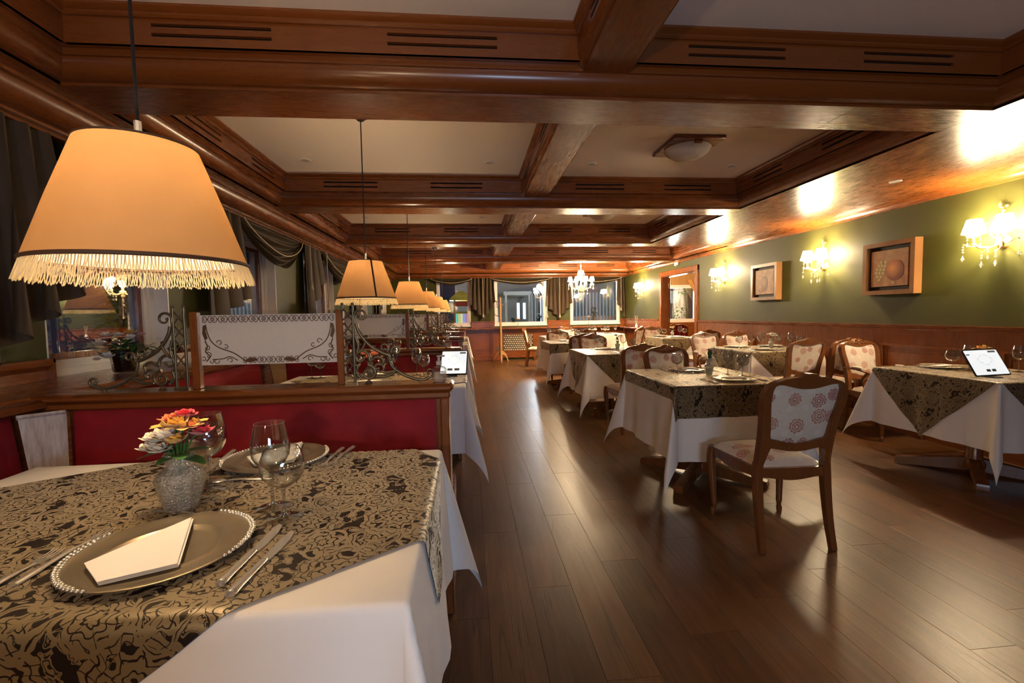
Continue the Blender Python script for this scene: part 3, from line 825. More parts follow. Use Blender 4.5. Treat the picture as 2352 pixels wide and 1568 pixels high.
# ---------------------------------------------------------------- chandelier
def chandelier(loc):
    t = thing('chandelier', 'crystal chandelier with lit white shades hanging at the far end', 'chandelier', loc)
    st = MB().lathe([(0, -.16), (.02, -.15), (.035, -.12), (.03, -.09), (.05, -.06), (.055, -.03), (.02, .0), (.014, .10), (.022, .16), (.010, .22), (.008, .40), (.022, .42), (.008, .44), (0, .46)], 16)
    obj('stem', st, GOLD, t)
    obj('chain', MB().tube([(0, 0, .45), (0, 0, ZC-loc[2])], .006, 6), GOLD, t)
    obj('canopy', MB().lathe([(0, ZC-loc[2]-.05), (.03, ZC-loc[2]-.045), (.055, ZC-loc[2])], 20), GOLD, t)
    n = 8
    for k in range(n):
        a = 2*PI*k/n + .2; R = Matrix.Rotation(a, 4, 'Z')
        obj('arm', MB().tube(smooth_pts([(.02, 0, -.04), (.10, 0, -.09), (.20, 0, -.06), (.25, 0, .0), (.255, 0, .04)]), .007, 6).xf(R), GOLD, t)
        obj('lamp_shade', MB().lathe([(.052, .085), (.030, .175)], 18, (.255, 0, 0)).lathe([(.0, .172), (.030, .173)], 18, (.255, 0, 0)).xf(R), LIT, t)
        obj('candle', MB().lathe([(.012, .03), (.012, .09), (0, .09)], 10, (.255, 0, 0)).xf(R), LIT, t)
        obj('drip_dish', MB().lathe([(0, .025), (.036, .038), (.03, .036), (0, .03)], 12, (.255, 0, 0)).xf(R), GLASS, t)
        for (r, z, L) in ((.29, .03, .09), (.225, .03, .05), (.15, -.08, .09)):
            mb = MB(); crystal_drop(mb, r, 0, z, L, 1.2); obj('crystal_drop', mb.xf(R), CRYSTAL, t, sharp=10)
        obj('scroll_arm', MB().tube(smooth_pts([(.015, 0, .10), (.06, 0, .16), (.075, 0, .25), (.05, 0, .31), (.02, 0, .28)]), .005, 5).xf(R), GOLD, t)
        mb = MB(); crystal_drop(mb, .07, 0, .27, .05, 1.0); crystal_drop(mb, .05, 0, .33, .05, 1.0); obj('crystal_drop', mb.xf(R), CRYSTAL, t, sharp=10)
    mb = MB(); crystal_drop(mb, 0, 0, -.16, .09, 1.6); obj('crystal_drop', mb, CRYSTAL, t, sharp=10)
    return t
chandelier((2.47, 9.9, 1.88))
for k in range(4):
    a = PI/2*k; point('chandelier_light', (2.47+.255*math.cos(a), 9.9+.255*math.sin(a), 2.08), 20, SCW, .05)

# ---------------------------------------------------------------- ceiling light, recessed spots
t = thing('ceiling_light', 'unlit frosted glass bowl light on a square wooden plate', 'ceiling light', (1.76, 3.56, ZC), 0, 'bowl ceiling lights')
obj('wooden_plate', MB().cbox(-.20, -.215, -.028, .20, .215, -.0005, .004), WX, t)
obj('glass_bowl', MB().lathe([(0, -.120), (.06, -.116), (.115, -.098), (.155, -.070), (.175, -.042), (.178, -.036), (.172, -.036)], 36), sheer('frosted_bowl_glass', (.88, .80, .66), .35, .0), t)
cl_ = MB().cbox(-.03, .165, -.05, .03, .19, -.028, .003); cl_.cbox(-.03, -.19, -.05, .03, -.165, -.028, .003); obj('clip', cl_, WX, t)
dup(t, 'frosted bowl ceiling light in the next coffer, half hidden by beam', (1.76, 5.9, ZC)); dup(t, 'frosted bowl ceiling light in the third coffer', (1.76, 8.2, ZC))
def spot(label, loc, first=[None]):
    if first[0]: return dup(first[0], label, loc)
    t = thing('recessed_spot', label, 'ceiling light', loc, 0, 'small white recessed ceiling spots')
    obj('trim_ring', MB().lathe([(.030, -.004), (.043, -.004), (.045, -.0005), (.045, 0)], 20), WHITE, t)
    obj('lamp_face', MB().disc((0, 0, -.002), .030, 16, False), plain('spot_lens', (.55, .50, .44), .3), t)
    first[0] = t; return t
for i, (x, y, w) in enumerate([(-1.34, 4.05, 'leftmost'), (.21, 4.05, 'second from left'), (1.115, 4.05, 'third from left'), (2.42, 4.05, 'rightmost')]):
    spot('small white recessed spot, %s in the coffer with the bowl light' % w, (x, y, ZC))
for i, (x, y, w) in enumerate([(-1.34, 6.3, 'leftmost'), (.21, 6.3, 'second from left'), (1.115, 6.3, 'third from left'), (2.42, 6.3, 'rightmost')]):
    spot('small white recessed spot, %s in the second coffer' % w, (x, y, ZC))
spot('small recessed spot in the wooden soffit above the larger picture', (3.575, 3.56, ZS-.001)); spot('small recessed spot in the wooden soffit above the smaller picture', (3.555, 5.92, ZS-.001))
o = thing('smoke_detector', 'round white detector on the wall above the doorway', 'detector', (XR-.001, 9.28, 2.26))
obj('housing', MB().lathe([(0, -.035), (.03, -.034), (.045, -.022), (.048, 0)], 18).xf(Matrix.Rotation(-PI/2, 4, 'Y') @ Matrix.Scale(-1, 4, (0, 0, 1))), WHITE, o)
obj('mounting_box', MB().cbox(-.03, -.13, -.03, 0, -.05, .05, .004), WHITE, o)

# ---------------------------------------------------------------- pictures
def picture(label, y0, y1, z0, z1, seed):
    t = thing('framed_picture', label, 'picture', (XR-.001, (y0+y1)/2, (z0+z1)/2)); a, b = (y1-y0)/2, (z1-z0)/2; D = .085
    fn = lambda p, q, d: (-d, p, q); R = lambda m: [(-a+m, -b+m), (a-m, -b+m), (a-m, b-m), (-a+m, b-m)]
    obj('frame', MB().ring(R(0), R(.045), fn, 0, D), HONEY, t)
    obj('shadow_gap', MB().prism(R(.044), fn, .002, D-.045), plain('dark_mount', (.012, .006, .004), .6), t)
    m = MT('painted_canvas'); n = m.noise(m.coord(), 9, 5, .65, .6); n2 = m.noise(m.coord(), 60, 2)
    m.set(Base_Color=m.mix((n*1.6-.3).clamp(), (.26, .12, .045), (.66, .40, .17)), Roughness=.5); m.bump(n2, .15, .002)
    cv = obj('canvas', MB().prism(R(.085), fn, D-.044, D-.022), m.m, t)
    def disc(name, y, z, r, col, col2, sy=1, sz=1):
        q = MT('painted_fruit'); x_, y_, z_ = q.xyz(); dd = ((y_-(y+r*.25))*(y_-(y+r*.25)) + (z_-(z+r*.2))*(z_-(z+r*.2))).sqrt()/r
        q.set(Base_Color=q.mix(dd.clamp(), col, col2), Roughness=.5)
        mb = MB(); N = 18; v = [(-D+.0205-.0004*random.random(), y+r*sy*math.cos(2*PI*k/N), z+r*sz*math.sin(2*PI*k/N)) for k in range(N)]
        v = [(v[0][0], p[1], p[2]) for p in v]; mb.add(v, [tuple(range(N-1, -1, -1))]); obj(name, mb, q.m, t)
    return t, disc
t, disc = picture('framed painting of grapes and a pomegranate in a deep wooden frame', 4.03, 4.61, 1.405, 1.945, 1)
disc('painted_pomegranate', -.065, -.025, .105, (.85, .38, .10), (.26, .07, .025), .95, 1)
k = 0
for i, row in enumerate(((.035, .085), (.04, .075, .11), (.05, .09, .13), (.06, .10, .14), (.085, .125), (.105,))):
    for y in row: disc('painted_grape', y, .06-i*.036+.004*math.sin(k*2.1), .0235, (.80, .72, .34), (.34, .26, .09), .9, 1.1); k += 1
disc('painted_slice', -.055, -.155, .03, (.60, .45, .16), (.30, .15, .05), 1, .7)
t, disc = picture('smaller framed sepia painting of a pear beside the far sconces', 6.01, 6.59, 1.41, 1.935, 2)
disc('painted_pear', .0, -.02, .09, (.44, .24, .09), (.20, .09, .03), .8, 1.2); disc('painted_leaf', .06, -.12, .05, (.34, .19, .07), (.20, .09, .03), 1.3, .6)

# ---------------------------------------------------------------- drapery
def swag(label, a0, a1, zt, zl, fn, cat='curtain'):
    t = thing('swag_curtain', label, cat, fn((a0+a1)/2, zl, .05)); t.location = (0, 0, 0)
    N, M = 26, 40; P = []
    for i in range(N+1):
        u = i/N; row = []
        dr = (1-(2*u-1)**2)**.75
        for j in range(M+1):
            v = j/M
            z = zt - (.02 + v*(zt-zl-.02))*(.10 + .90*dr) - .01*math.sin(v*PI)
            ph = v*8*PI + 1.2*math.sin(u*PI)
            d = .035 + .055*dr*v**.5 + .026*math.sin(ph)*(.35+dr)
            row.append(fn(a0+(a1-a0)*(u + .05*math.sin(2*PI*u)*v), z, d))
        P.append(row)
    obj('swag', MB().grid(P), DRAPE, t, sharp=80)
    pts = []
    for i in range(N+1):
        u = i/N; dr = (1-(2*u-1)**2)**.75; pts.append(fn(a0+(a1-a0)*(u+.05*math.sin(2*PI*u)*.66), zt - .66*(zt-zl)*(.02 + .98*dr), .075+.06*dr))
    obj('swag_cord', MB().tube(pts, .0065, 6), CORD, t)
    return t
def jabot(label, a0, a1, zt, zs, zl, fn, n=3, rev=False):
    t = thing('jabot_curtain', label, 'curtain', (0, 0, 0))
    N, M = n*14, 14; P = []
    for i in range(N+1):
        u = i/N; row = []
        for j in range(M+1):
            v = j/M; sp = .75 + .25*v
            q = (1-u if rev else u)
            a = a0 + (a1-a0)*(.5 + (q-.5 + .11*math.sin(2*PI*n*u)*v)*sp)
            zb = zs + (zl-zs)*u
            row.append(fn(a, zt - v*(zt-zb), .04 + (.022+.02*v)*math.cos(2*PI*n*u) + .02*v))
        P.append(row)
    obj('pleated_tail', MB().grid(P), DRAPE, t, sharp=80)
    return t
def tassel(label, a, zt, zl, fn):
    t = thing('tassel_cord', label, 'cord', (0, 0, 0), 0)
    p = fn(a, zt, .10); q = fn(a, zl+.10, .10)
    obj('cord', MB().tube([p, q], .006, 6), CORD, t)
    obj('tassel', MB().lathe([(0, .10), (.012, .095), (.014, .085), (.008, .075), (.016, .06), (.024, .0), (0, .0)], 12, fn(a, zl, .10)), CORD, t)
    return t
fl = lambda a, z, d: (XL + .02 + d, a, z)
ff = lambda a, z, d: (a, YF - .05 - d, z)
jabot('dark olive curtain hanging beside the nearest left window', 1.95, 2.56, 2.19, 1.42, 1.0, fl, 4, True)
jabot('dark olive drape gathered above the nearest left window', 2.50, 3.0, 2.19, 1.60, 1.95, fl, 3)
jabot('olive pleated curtain tail between first and second left windows', 3.72, 4.42, 2.19, 1.22, 1.45, fl, 3)
swag('olive swag with cream cord above the second left window', 4.38, 5.84, 2.19, 1.80, fl)
jabot('olive pleated curtain tail between second and third left windows', 5.86, 6.62, 2.19, 1.08, 1.75, fl, 3)
swag('olive swag with cream cord above the third left window', 6.72, 8.30, 2.19, 1.78, fl)
jabot('olive curtain tail beyond the third left window', 8.3, 8.95, 2.19, 1.10, 1.6, fl, 3)
swag('olive swag above the fourth left window', 8.9, 10.4, 2.19, 1.80, fl); jabot('olive curtain tail beyond the fourth left window', 10.35, 10.95, 2.19, 1.1, 1.6, fl, 3)
tassel('cream cord with tassel left of the second window swag', 6.02, 2.19, 1.62, fl); tassel('cream cord with tassel right of the second window swag', 6.70, 2.19, 1.40, fl)
swag('olive swag over the far window behind the booths', -1.0, .10, 2.245, 2.06, ff)
swag('olive swag over the middle far window', .62, 2.28, 2.245, 2.06, ff)
swag('olive swag over the far window behind the chandelier', 2.72, 4.26, 2.245, 2.06, ff)
jabot('olive curtain tails between the booth-side and middle far windows', .02, .40, 2.245, 1.55, 1.13, ff, 3); jabot('olive curtain tail left of the middle far window', .36, .72, 2.245, 1.13, 1.6, ff, 3)
jabot('olive curtain tail right of the middle far window', 2.12, 2.50, 2.245, 1.5, 1.11, ff, 3); jabot('olive curtain tail left of the chandelier-side window', 2.46, 2.84, 2.245, 1.11, 1.55, ff, 3)
jabot('olive curtain tail in the far right corner', 4.10, 4.34, 2.245, 1.60, 1.12, ff, 3)
tassel('cream tassel cord between the two left far windows', .38, 2.245, 1.20, ff); tassel('cream tassel cord between the middle and chandelier windows', 2.49, 2.245, 1.16, ff); tassel('thin cream tassel cord in the far right corner', 4.22, 2.245, 1.32, ff)
tassel('short cream tassel cord right of the middle far window', 2.14, 1.75, 1.16, ff)
# ---------------------------------------------------------------- booths
ZB = .83                                  # booth table height (booths stand on a low platform)
PY = [1.955, 4.02, 5.98, 7.85, 9.85]
def make_booth(label, loc):
    """partition with velvet backs, seen from the aisle; local y=0 is its middle"""
    t = thing('booth_bench', label, 'bench', loc, 0, 'red velvet booth benches')
    x0, x1 = -1.56, -.09
    core = MB().box(x0, -.045, .10, x1-.03, .045, .93)
    obj('partition_core', core, WX, t)
    cap = MB().cbox(x0-.12, -.085, .955, x1+.018, .085, .988, .012); cap.cbox(x0-.1, -.070, .925, x1+.005, .070, .957, .008)
    obj('cap_rail', cap, WX, t)
    for s in (-1, 1):
        P = []; n, m = 24, 18
        for i in range(n+1):
            row = []
            for j in range(m+1):
                u, v = i/n, j/m
                b = .028*min(1, 9*u)**.5*min(1, 9*(1-u))**.5*min(1, 8*v)**.5*min(1, 8*(1-v))**.5
                z = .47 + .46*v; row.append((x0+.02 + (x1-.075-x0)*u, s*(.050 + b + .05*(1-v)), z))
            P.append(row)
        obj('back_cushion', MB().grid(P), VELVET, t, sharp=60)
    pst = MB().cbox(x1-.036, -.078, .0, x1, .078, .93, .006)
    obj('end_post', pst, WZ, t)
    for s in (1,):
        se = MB(); P = []
        for i in range(17):
            u = i/16; row = []
            for j in range(13):
                v = j/12; e = min(1, 10*u)*min(1, 10*(1-u)); w = min(1, 6*(1-v))
                row.append((x0 + (x1-.02-x0)*u, .06 + .40*v, .40 + .075*e**.4*w**.4))
            P.append(row)
        obj('seat_cushion', MB().grid(P), VELVET, t, sharp=60)
        obj('seat_front', MB().cbox(x0, .435, .30, x1, .47, .41, .008), WX, t)
        sd = MB(); poly = [(.05, .02), (.36, .02), (.42, .12), (.44, .22), (.47, .32), (.47, .415), (.05, .415)]
        sd.prism(poly, lambda a, b, d: (d, a, b), x1-.02, x1); obj('seat_side', sd, WZ, t)
        obj('seat_base', MB().box(x0, .06, .06, x1-.03, .40, .39), WX, t)
    return t
BL = ['red velvet booth bench with wooden cap rail behind the nearest table', 'red velvet booth bench, second back along the left side', 'red velvet booth bench, third back along the left side', 'red velvet booth bench, fourth back along the left side', 'red velvet booth bench, fifth and farthest on the left side']
b0 = make_booth(BL[0], (0, PY[0], 0))
for i in range(1, 5): dup(b0, BL[i], (0, PY[i], 0))
dup(b0, 'red velvet booth bench directly beside the camera', (0, -.12, 0))
# wall-side benches and their velvet backs
def wall_bench(label, y0, y1):
    t = thing('wall_bench', label, 'bench', (0, 0, 0), 0, 'wall-side velvet benches')
    P = []
    for i in range(13):
        u = i/12; row = []
        for j in range(13):
            v = j/12; b = .03*min(1, 8*u)**.5*min(1, 8*(1-u))**.5*min(1, 8*v)**.5*min(1, 8*(1-v))**.5
            row.append((-1.66 + b + .055*(1-v), y0+(y1-y0)*u, .47+.46*v))
        P.append(row)
    obj('back_cushion', MB().grid(P), VELVET, t, sharp=60)
    obj('seat_cushion', MB().cbox(-1.64, y0, .36, -1.37, y1, .455, .03), VELVET, t)
    obj('seat_base', MB().box(-1.66, y0, .02, -1.40, y1, .36), WY, t)
    obj('top_rail', MB().cbox(-1.70, y0-.2, .935, -1.615, y1+.2, .975, .008), WY, t)
    return t
wall_bench('red velvet wall bench at the left edge beside the nearest table', .25, 1.79)
wall_bench('red velvet wall bench under the second window behind the glass screen', 2.5, 3.75)
for a, b, n in ((4.5, 5.7, 'third'), (6.5, 7.6, 'fourth')): wall_bench('red velvet wall bench in the %s booth' % n, a, b)
def corner_panel():
    m = MT('worn_white_paint'); x, y, z = m.xyz(); n = m.noise(m.vec(x*60, y*60, z*5), 1.0, 4, .6)
    m.set(Base_Color=m.mix((n*2.2-.55).clamp(), (.30, .20, .17), (.60, .60, .62)), Roughness=.55); return m.m
CP = corner_panel()
for i, yp in enumerate((PY[0], PY[1], PY[2])):
    t = thing('corner_panel', ['worn white tapered panel in the corner of the nearest booth', 'worn tapered panel in the corner of the second booth', 'worn tapered panel in the corner of the third booth'][i], 'panel', (0, yp-PY[0], 0), 0, 'tapered booth corner panels')
    A, B = Vector((-1.625, 1.775, 0)), Vector((-1.535, 1.865, 0)); A2, B2 = A.lerp(B, .34)+Vector((.045, -.05, 0)), A.lerp(B, .92)+Vector((.045, -.05, 0))
    n = Vector((.6, -.6, 0)).normalized()*.012
    v = []
    for off in (Vector((0, 0, 0)), n):
        v += [A+off+Vector((0, 0, .935)), B+off+Vector((0, 0, .935)), B2+off+Vector((0, 0, .46)), A2+off+Vector((0, 0, .46))]
    mb = MB().add(v, [(3, 2, 1, 0), (4, 5, 6, 7), (0, 1, 5, 4), (1, 2, 6, 5), (2, 3, 7, 6), (3, 0, 4, 7)])
    obj('painted_panel', mb, CP if i == 0 else PALE, t)
    obj('top_strip', MB().tube([A+n+Vector((0, -.004, .93)), B+n+Vector((0, -.004, .93))], .008, 4), CP if i == 0 else PALE, t)

# ---------------------------------------------------------------- scroll brackets and glass screens
def bracket_mesh():
    """local: x=0 at the upright, scrolls towards +x, height .345"""
    up = MB()
    for x in (0, .042): up.tube([(x, 0, 0), (x, 0, .33)], .0055, 8); up.ball((x, 0, .335), .007, 8, 5)
    for k in range(5):
        z = .03 + k*.058
        for a, b in ((0, .042), (.042, 0)): up.tube(smooth_pts([(a, 0, z), (.021, .003, z+.03), (b, 0, z+.058)], 4), .003, 5)
        up.ball((.021, 0, z+.029), .0065, 6, 4)
    up.box(-.006, -.008, 0, .05, .008, .006)
    s = MB()
    def T(pts, r): s.tube([(x, 0, z) for x, z in smooth_pts2(pts)], r*.98, 7)
    def smooth_pts2(p): return [(q[0], q[2]) for q in smooth_pts([(a, 0, b) for a, b in p], 5)]
    def SP(cx, cz, r0, r1, a0, a1, w0=.006, w1=.0035):
        p = spiral(cx, cz, r0, r1, a0, a1, 20); s.tube([(x, 0, z) for x, z in p], [1.0*(w0+(w1-w0)*i/20) for i in range(21)], 7); s.ball((p[-1][0], 0, p[-1][1]), .007, 6, 4)
    # the long S sweep from the top curl to the tail
    T([(.055, .255), (.062, .225), (.085, .185), (.120, .150), (.165, .125), (.185, .118)], .0075)
    SP(.075, .285, .030, .010, PI*1.15, -PI*1.0)
    T([(.185, .118), (.190, .085), (.205, .060), (.25, .030), (.30, .012), (.33, .010), (.352, .022)], .0068)
    SP(.352, .040, .020, .008, -PI*.5, PI*1.3)
    SP(.215, .135, .022, .008, PI*1.1, -PI*.9)
    SP(.165, .150, .020, .008, -PI*.3, PI*1.5)
    # lower rings and leaves
    SP(.098, .045, .034, .008, PI*.5, -PI*2.0, .0075)
    SP(.070, .110, .036, .010, -PI*.1, PI*1.9, .007)
    SP(.145, .060, .024, .007, PI*.9, -PI*1.1)
    T([(.05, .20), (.060, .16), (.055, .13), (.075, .145), (.09, .175)], .006)
    T([(.106, .095), (.135, .112), (.160, .100), (.155, .075)], .006); T([(.13, .03), (.17, .028), (.21, .050), (.175, .045), (.15, .05)], .0055)
    T([(.04, .08), (.055, .075), (.05, .045), (.07, .02)], .006)
    for x, z in ((.085, .19), (.12, .155), (.205, .062), (.06, .165), (.19, .10)): s.ball((x, 0, z), .010, 7, 5, (1.2, .7, .8))
    s.lathe([(.014, 0), (.016, .004), (.010, .010), (.006, .014)], 10, (.098, 0, 0)); s.lathe([(.010, 0), (.006, .008)], 8, (.315, 0, 0))
    return up, s
up, sc = bracket_mesh()
def make_bracket(label, x, y, z, flip):
    t = thing('scroll_bracket', label, 'bracket', (x, y, z), PI if flip else 0, 'brass scroll brackets on the booth rails')
    obj('lattice_upright', up, BRASS, t, sharp=60); obj('scrollwork', sc, BRASS, t, sharp=60); return t
k0 = make_bracket('brass scroll bracket on the first partition, right of its glass screen', -.525, PY[0], .988, False)
dup(k0, 'brass scroll bracket on the first partition, in front of the window', (-1.145, PY[0], .988), PI)
for i, n in ((1, 'second'), (2, 'third'), (3, 'fourth'), (4, 'fifth')):
    dup(k0, 'brass scroll bracket on the %s partition, aisle side' % n, (-.525, PY[i], .988), 0); dup(k0, 'brass scroll bracket on the %s partition, window side' % n, (-1.145, PY[i], .988), PI)
def ornament(mb, pts, w=.0022): 
    L = smooth_pts([(a, 0, b) for a, b in pts], 4); v = []; n = len(L)
    for i in range(n):
        a = Vector(L[min(i+1, n-1)]) - Vector(L[max(i-1, 0)]); nn = Vector((-a.z, 0, a.x)).normalized()*w
        v += [Vector(L[i])+nn, Vector(L[i])-nn]
    mb.add(v, [(2*i, 2*i+1, 2*i+3, 2*i+2) for i in range(n-1)])
def make_screen(label, y):
    t = thing('glass_screen', label, 'screen', (-.82, y, .988), 0, 'etched glass screens on the booth partitions')
    for x in (-.285, .285):
        obj('screen_post', MB().cbox(x-.0145, -.016, 0, x+.0145, .016, .312, .003), WZ, t)
    obj('pane', MB().box(-.272, -.003, .07, .272, .003, .315), SCREEN, t)
    R = lambda m: [(-.265+m, .095+m), (.272-m, .095+m), (.272-m, .298-m), (-.265+m, .298-m)]
    obj('frosted_film', MB().prism(R(0), lambda a, b, d: (a, d, b), -.0040, -.0033), FROST, t)
    et = MB()
    for row, x0, x1, n in ((.281, -.255, .262, 13), (.113, -.105, .115, 6)):
        w = (x1-x0)/n; h = w*.42
        for i in range(n):
            c = x0 + w*(i+.5)
            for s in (-1, 1):
                for q in (-1, 1):
                    ornament(et, [(c+s*w*.04, row), (c+s*w*.16, row+q*h*.62), (c+s*w*.38, row+q*h*.72), (c+s*w*.46, row+q*h*.25), (c+s*w*.36, row+q*h*.10), (c+s*w*.30, row+q*h*.35)], .0014)
                ornament(et, [(c-w*.12, row-s*h*.45), (c, row), (c+w*.12, row+s*h*.45)], .0011)
    for s in (-1, 1):
        X0 = .2 + .0
        f = lambda p: [(s*(x-.30)*.98 + (.003), z) for x, z in p]
        ornament(et, f([(.55, .255), (.545, .225), (.53, .19), (.50, .165), (.45, .145), (.42, .125), (.40, .11), (.365, .108)]), .0022)
        et.add([(q[0], 0, q[1]) for q in f([(.548, .262), (.562, .255), (.566, .225), (.556, .195), (.545, .205), (.552, .235)])], [(0, 1, 2, 3, 4, 5)])
        et.add([(q[0], 0, q[1]) for q in f([(.405, .112), (.38, .122), (.36, .120), (.352, .112), (.37, .105), (.40, .104)])], [(0, 1, 2, 3, 4, 5)])
        for cx, cz, r, a in ((.50, .185, .012, 0), (.475, .168, .010, 1), (.55, .165, .012, 2), (.545, .135, .014, 1), (.515, .112, .012, 3), (.46, .112, .012, 0), (.535, .11, .010, 2), (.565, .12, .010, 1)):
            p = spiral(cx, cz, r, r*.35, a, a+5.2, 12); ornament(et, f(p), .0016)
        ornament(et, f([(.556, .195), (.548, .17), (.556, .15), (.54, .13), (.555, .11)]), .0026); ornament(et, f([(.53, .118), (.49, .12), (.46, .128), (.43, .112)]), .0020)
    et.v = [(x, -.0046, z) for x, _, z in et.v]
    obj('etched_ornament', et, ETCH, t)
    return t
g0 = make_screen('etched frosted glass screen on the first booth partition', PY[0])
for i, n in ((1, 'second'), (2, 'third'), (3, 'fourth'), (4, 'fifth')): dup(g0, 'etched frosted glass screen on the %s booth partition' % n, (-.82, PY[i], .988))

struct('trim_16', MB().cbox(-1.675, -1.0, 0, -.17, 11.6, .06, .004), WY)
# ---------------------------------------------------------------- tables and cloths
def bend(u, r=.013):
    q = PI*r/2
    if u <= 0: return 0, 0
    if u < q: return r*math.sin(u/r), r*(1-math.cos(u/r))
    return r, r + (u-q)
def draper(hx, hy, seed, amp=.012, ear=.24):
    R = random.Random(seed); ph = [R.uniform(0, 6) for _ in range(8)]; kf = [R.uniform(14, 22) for _ in range(4)]
    ears = {(1, 1): ear*R.uniform(.8, 1.2), (1, -1): ear*R.uniform(.8, 1.2), (-1, 1): ear*R.uniform(.8, 1.2), (-1, -1): ear*R.uniform(.8, 1.2)}
    r = .013; ax, ay = hx - r, hy - r
    def f(x, y, off=0.0):
        ux, uy = abs(x)-ax, abs(y)-ay; sx, sy = (1 if x >= 0 else -1), (1 if y >= 0 else -1)
        if ux <= 0 and uy <= 0: return (x, y, off)
        cx, cy = max(-ax, min(ax, x)), max(-ay, min(ay, y))
        rho = math.hypot(max(ux, 0), max(uy, 0)); th = math.atan2(max(uy, 0), max(ux, 0))
        o, d = bend(rho, r)
        w = amp*(d/.45)**1.1
        rx = w*(math.sin(cy*kf[0]+ph[0]+sx) + .5*math.sin(cy*kf[1]*1.9+ph[1]*sx)) + .05*d
        ry = w*(math.sin(cx*kf[2]+ph[2]+sy) + .5*math.sin(cx*kf[3]*1.9+ph[3]*sy)) + .05*d
        t = math.sin(2*th)
        fi = ears[(sx, sy)]*t**1.3 if t > 0 else 0
        h = d*math.sin(fi); dz = d*math.cos(fi)
        # the ear is folded: its two halves lie close together along the diagonal
        a = PI/4 + (th-PI/4)*(1-.55*(1-abs(1-4*th/PI)) if 0 < th < PI/2 else 1)
        px = cx + sx*((o+off+rx)*math.cos(th) + h*math.cos(a)); py = cy + sy*((o+off+ry)*math.sin(th) + h*math.sin(a))
        z = -dz + off*max(0, 1-d/.05)
        return (px, py, z)
    return f
def cloth_lines(h, drop, dl=None, dr=None):
    L = cloth_lines0(h, drop); a = h-.013
    return [q for q in L if q >= -a-(dl or drop)-1e-6 and q <= a+(dr or drop)+1e-6]
def cloth_lines0(h, drop):
    r = .013; a = h-r; L = []
    n = max(4, int(2*a/.042))
    L += [-a + 2*a*i/n for i in range(n+1)]
    e = [PI*r/2*k/4 for k in range(1, 5)] ; x = PI*r/2; m = int((drop-x)/.026)
    e += [x + (drop-x)*k/m for k in range(1, m+1)]
    return [-a-q for q in reversed(e)] + L + [a+q for q in e]
def tablecloth(label, cx, cy, hx, hy, z, drop, seed, group, dl=None, dr=None):
    f = draper(hx, hy, seed); xs = cloth_lines(hx, drop, dl, dr); ys = cloth_lines(hy, drop)
    mb = MB(); mb.grid([[f(x, y) for y in ys] for x in xs]); mb.uv = [(x, y) for x in xs for y in ys]
    o = obj('tablecloth', mb, CLOTH, sharp=80); o.location = (cx, cy, z); tag(o, label, 'tablecloth', group)
    hem = MB(); m = len(ys)
    return o, f
def overlay(label, cx, cy, f, z, side, rot, seed, group, c=(0, 0)):
    n = int(side/.0135); mb = MB(); P = []; uv = []; co, si = math.cos(rot), math.sin(rot)
    for i in range(n+1):
        row = []
        for j in range(n+1):
            a, b = -side/2 + side*i/n, -side/2 + side*j/n
            x, y = c[0]+co*a-si*b, c[1]+si*a+co*b
            p = f(x, y, .005); row.append(p); uv.append((a+.5, b+.5))
        P.append(row)
    mb.grid(P); mb.uv = uv
    o = obj('damask_overlay', mb, DAMASK, sharp=80); o.location = (cx, cy, z); return tag(o, label, 'tablecloth', group)
def make_table(label, cx, cy, hx, hy, z, base, group):
    t = thing('dining_table', label, 'table', (cx, cy, base), 0, group); h = z-base-.006
    obj('tabletop', MB().cbox(-hx+.008, -hy+.008, h-.03, hx-.008, hy-.008, h, .006), WX, t)
    obj('post', MB().lathe([(.0, .05), (.07, .05), (.072, .09), (.050, .13), (.046, .30), (.055, .52), (.075, h-.05), (.14, h-.03)], 14), WZ, t)
    for k in range(4):
        a = PI/4 + PI/2*k; R = Matrix.Rotation(a, 4, 'Z'); L = min(hx, hy)*1.12
        poly = [(.0, .03), (L-.05, .0), (L-.005, .0), (L, .02), (L-.01, .05), (L-.07, .062), (.06, .12), (0, .12)]
        obj('foot', MB().prism(poly, lambda p, q, d: (p, d, q), -.032, .032).xf(R), CH, t)
    return t
GW, GD = 'white tablecloths with hanging corners', 'black and gold damask overlays'
CLOTHF = {}
def laid(key, name, cx, cy, hx, hy, z, base, drop, seed, ov=None, dl=None, dr=None):
    make_table('wooden pedestal table under the white cloth of ' + name, cx, cy, hx, hy, z, base, 'pedestal dining tables')
    o, f = tablecloth('white linen tablecloth on ' + name, cx, cy, hx, hy, z, drop, seed, GW, dl, dr); CLOTHF[key] = (cx, cy, z)
    if ov: overlay('black and gold damask overlay on ' + name, cx, cy, f, z, ov[0], ov[1], seed, GD, ov[2] if len(ov) > 2 else (0, 0))
Zt = .77
laid('A', 'the table with the turned-out front chair', 1.76, 3.325, .425, .475, Zt, 0, .50, 3, (1.14, 0, (.065, -.105)))
laid('B', 'the second table beside the aisle', 1.80, 5.70, .43, .48, Zt, 0, .52, 5, (1.28, PI/4))
laid('C', 'the third table beside the aisle', 1.75, 7.80, .43, .45, Zt, 0, .50, 8, (1.06, .05, (-.02, -.05)))
laid('D', 'the far table with purple flowers', 2.02, 9.75, .46, .42, Zt, 0, .46, 12, (1.10, PI/4))
laid('E', 'the crowded far table under the chandelier', 3.16, 10.72, .44, .42, Zt, 0, .46, 14)
laid('F', 'the table by the doorway', 3.91, 8.55, .33, .42, Zt, 0, .46, 17, (1.15, PI/4, (-.06, 0)), dr=.08)
laid('G', 'the wall-side table under the two pictures', 3.78, 5.54, .46, .455, Zt, 0, .48, 21, (1.18, PI/4, (-.10, 0)), dr=.08)
laid('H', 'the right table with the tablet', 3.80, 3.06, .415, .465, Zt, 0, .46, 24, (1.16, PI/4, (-.06, .02)), dr=.12)
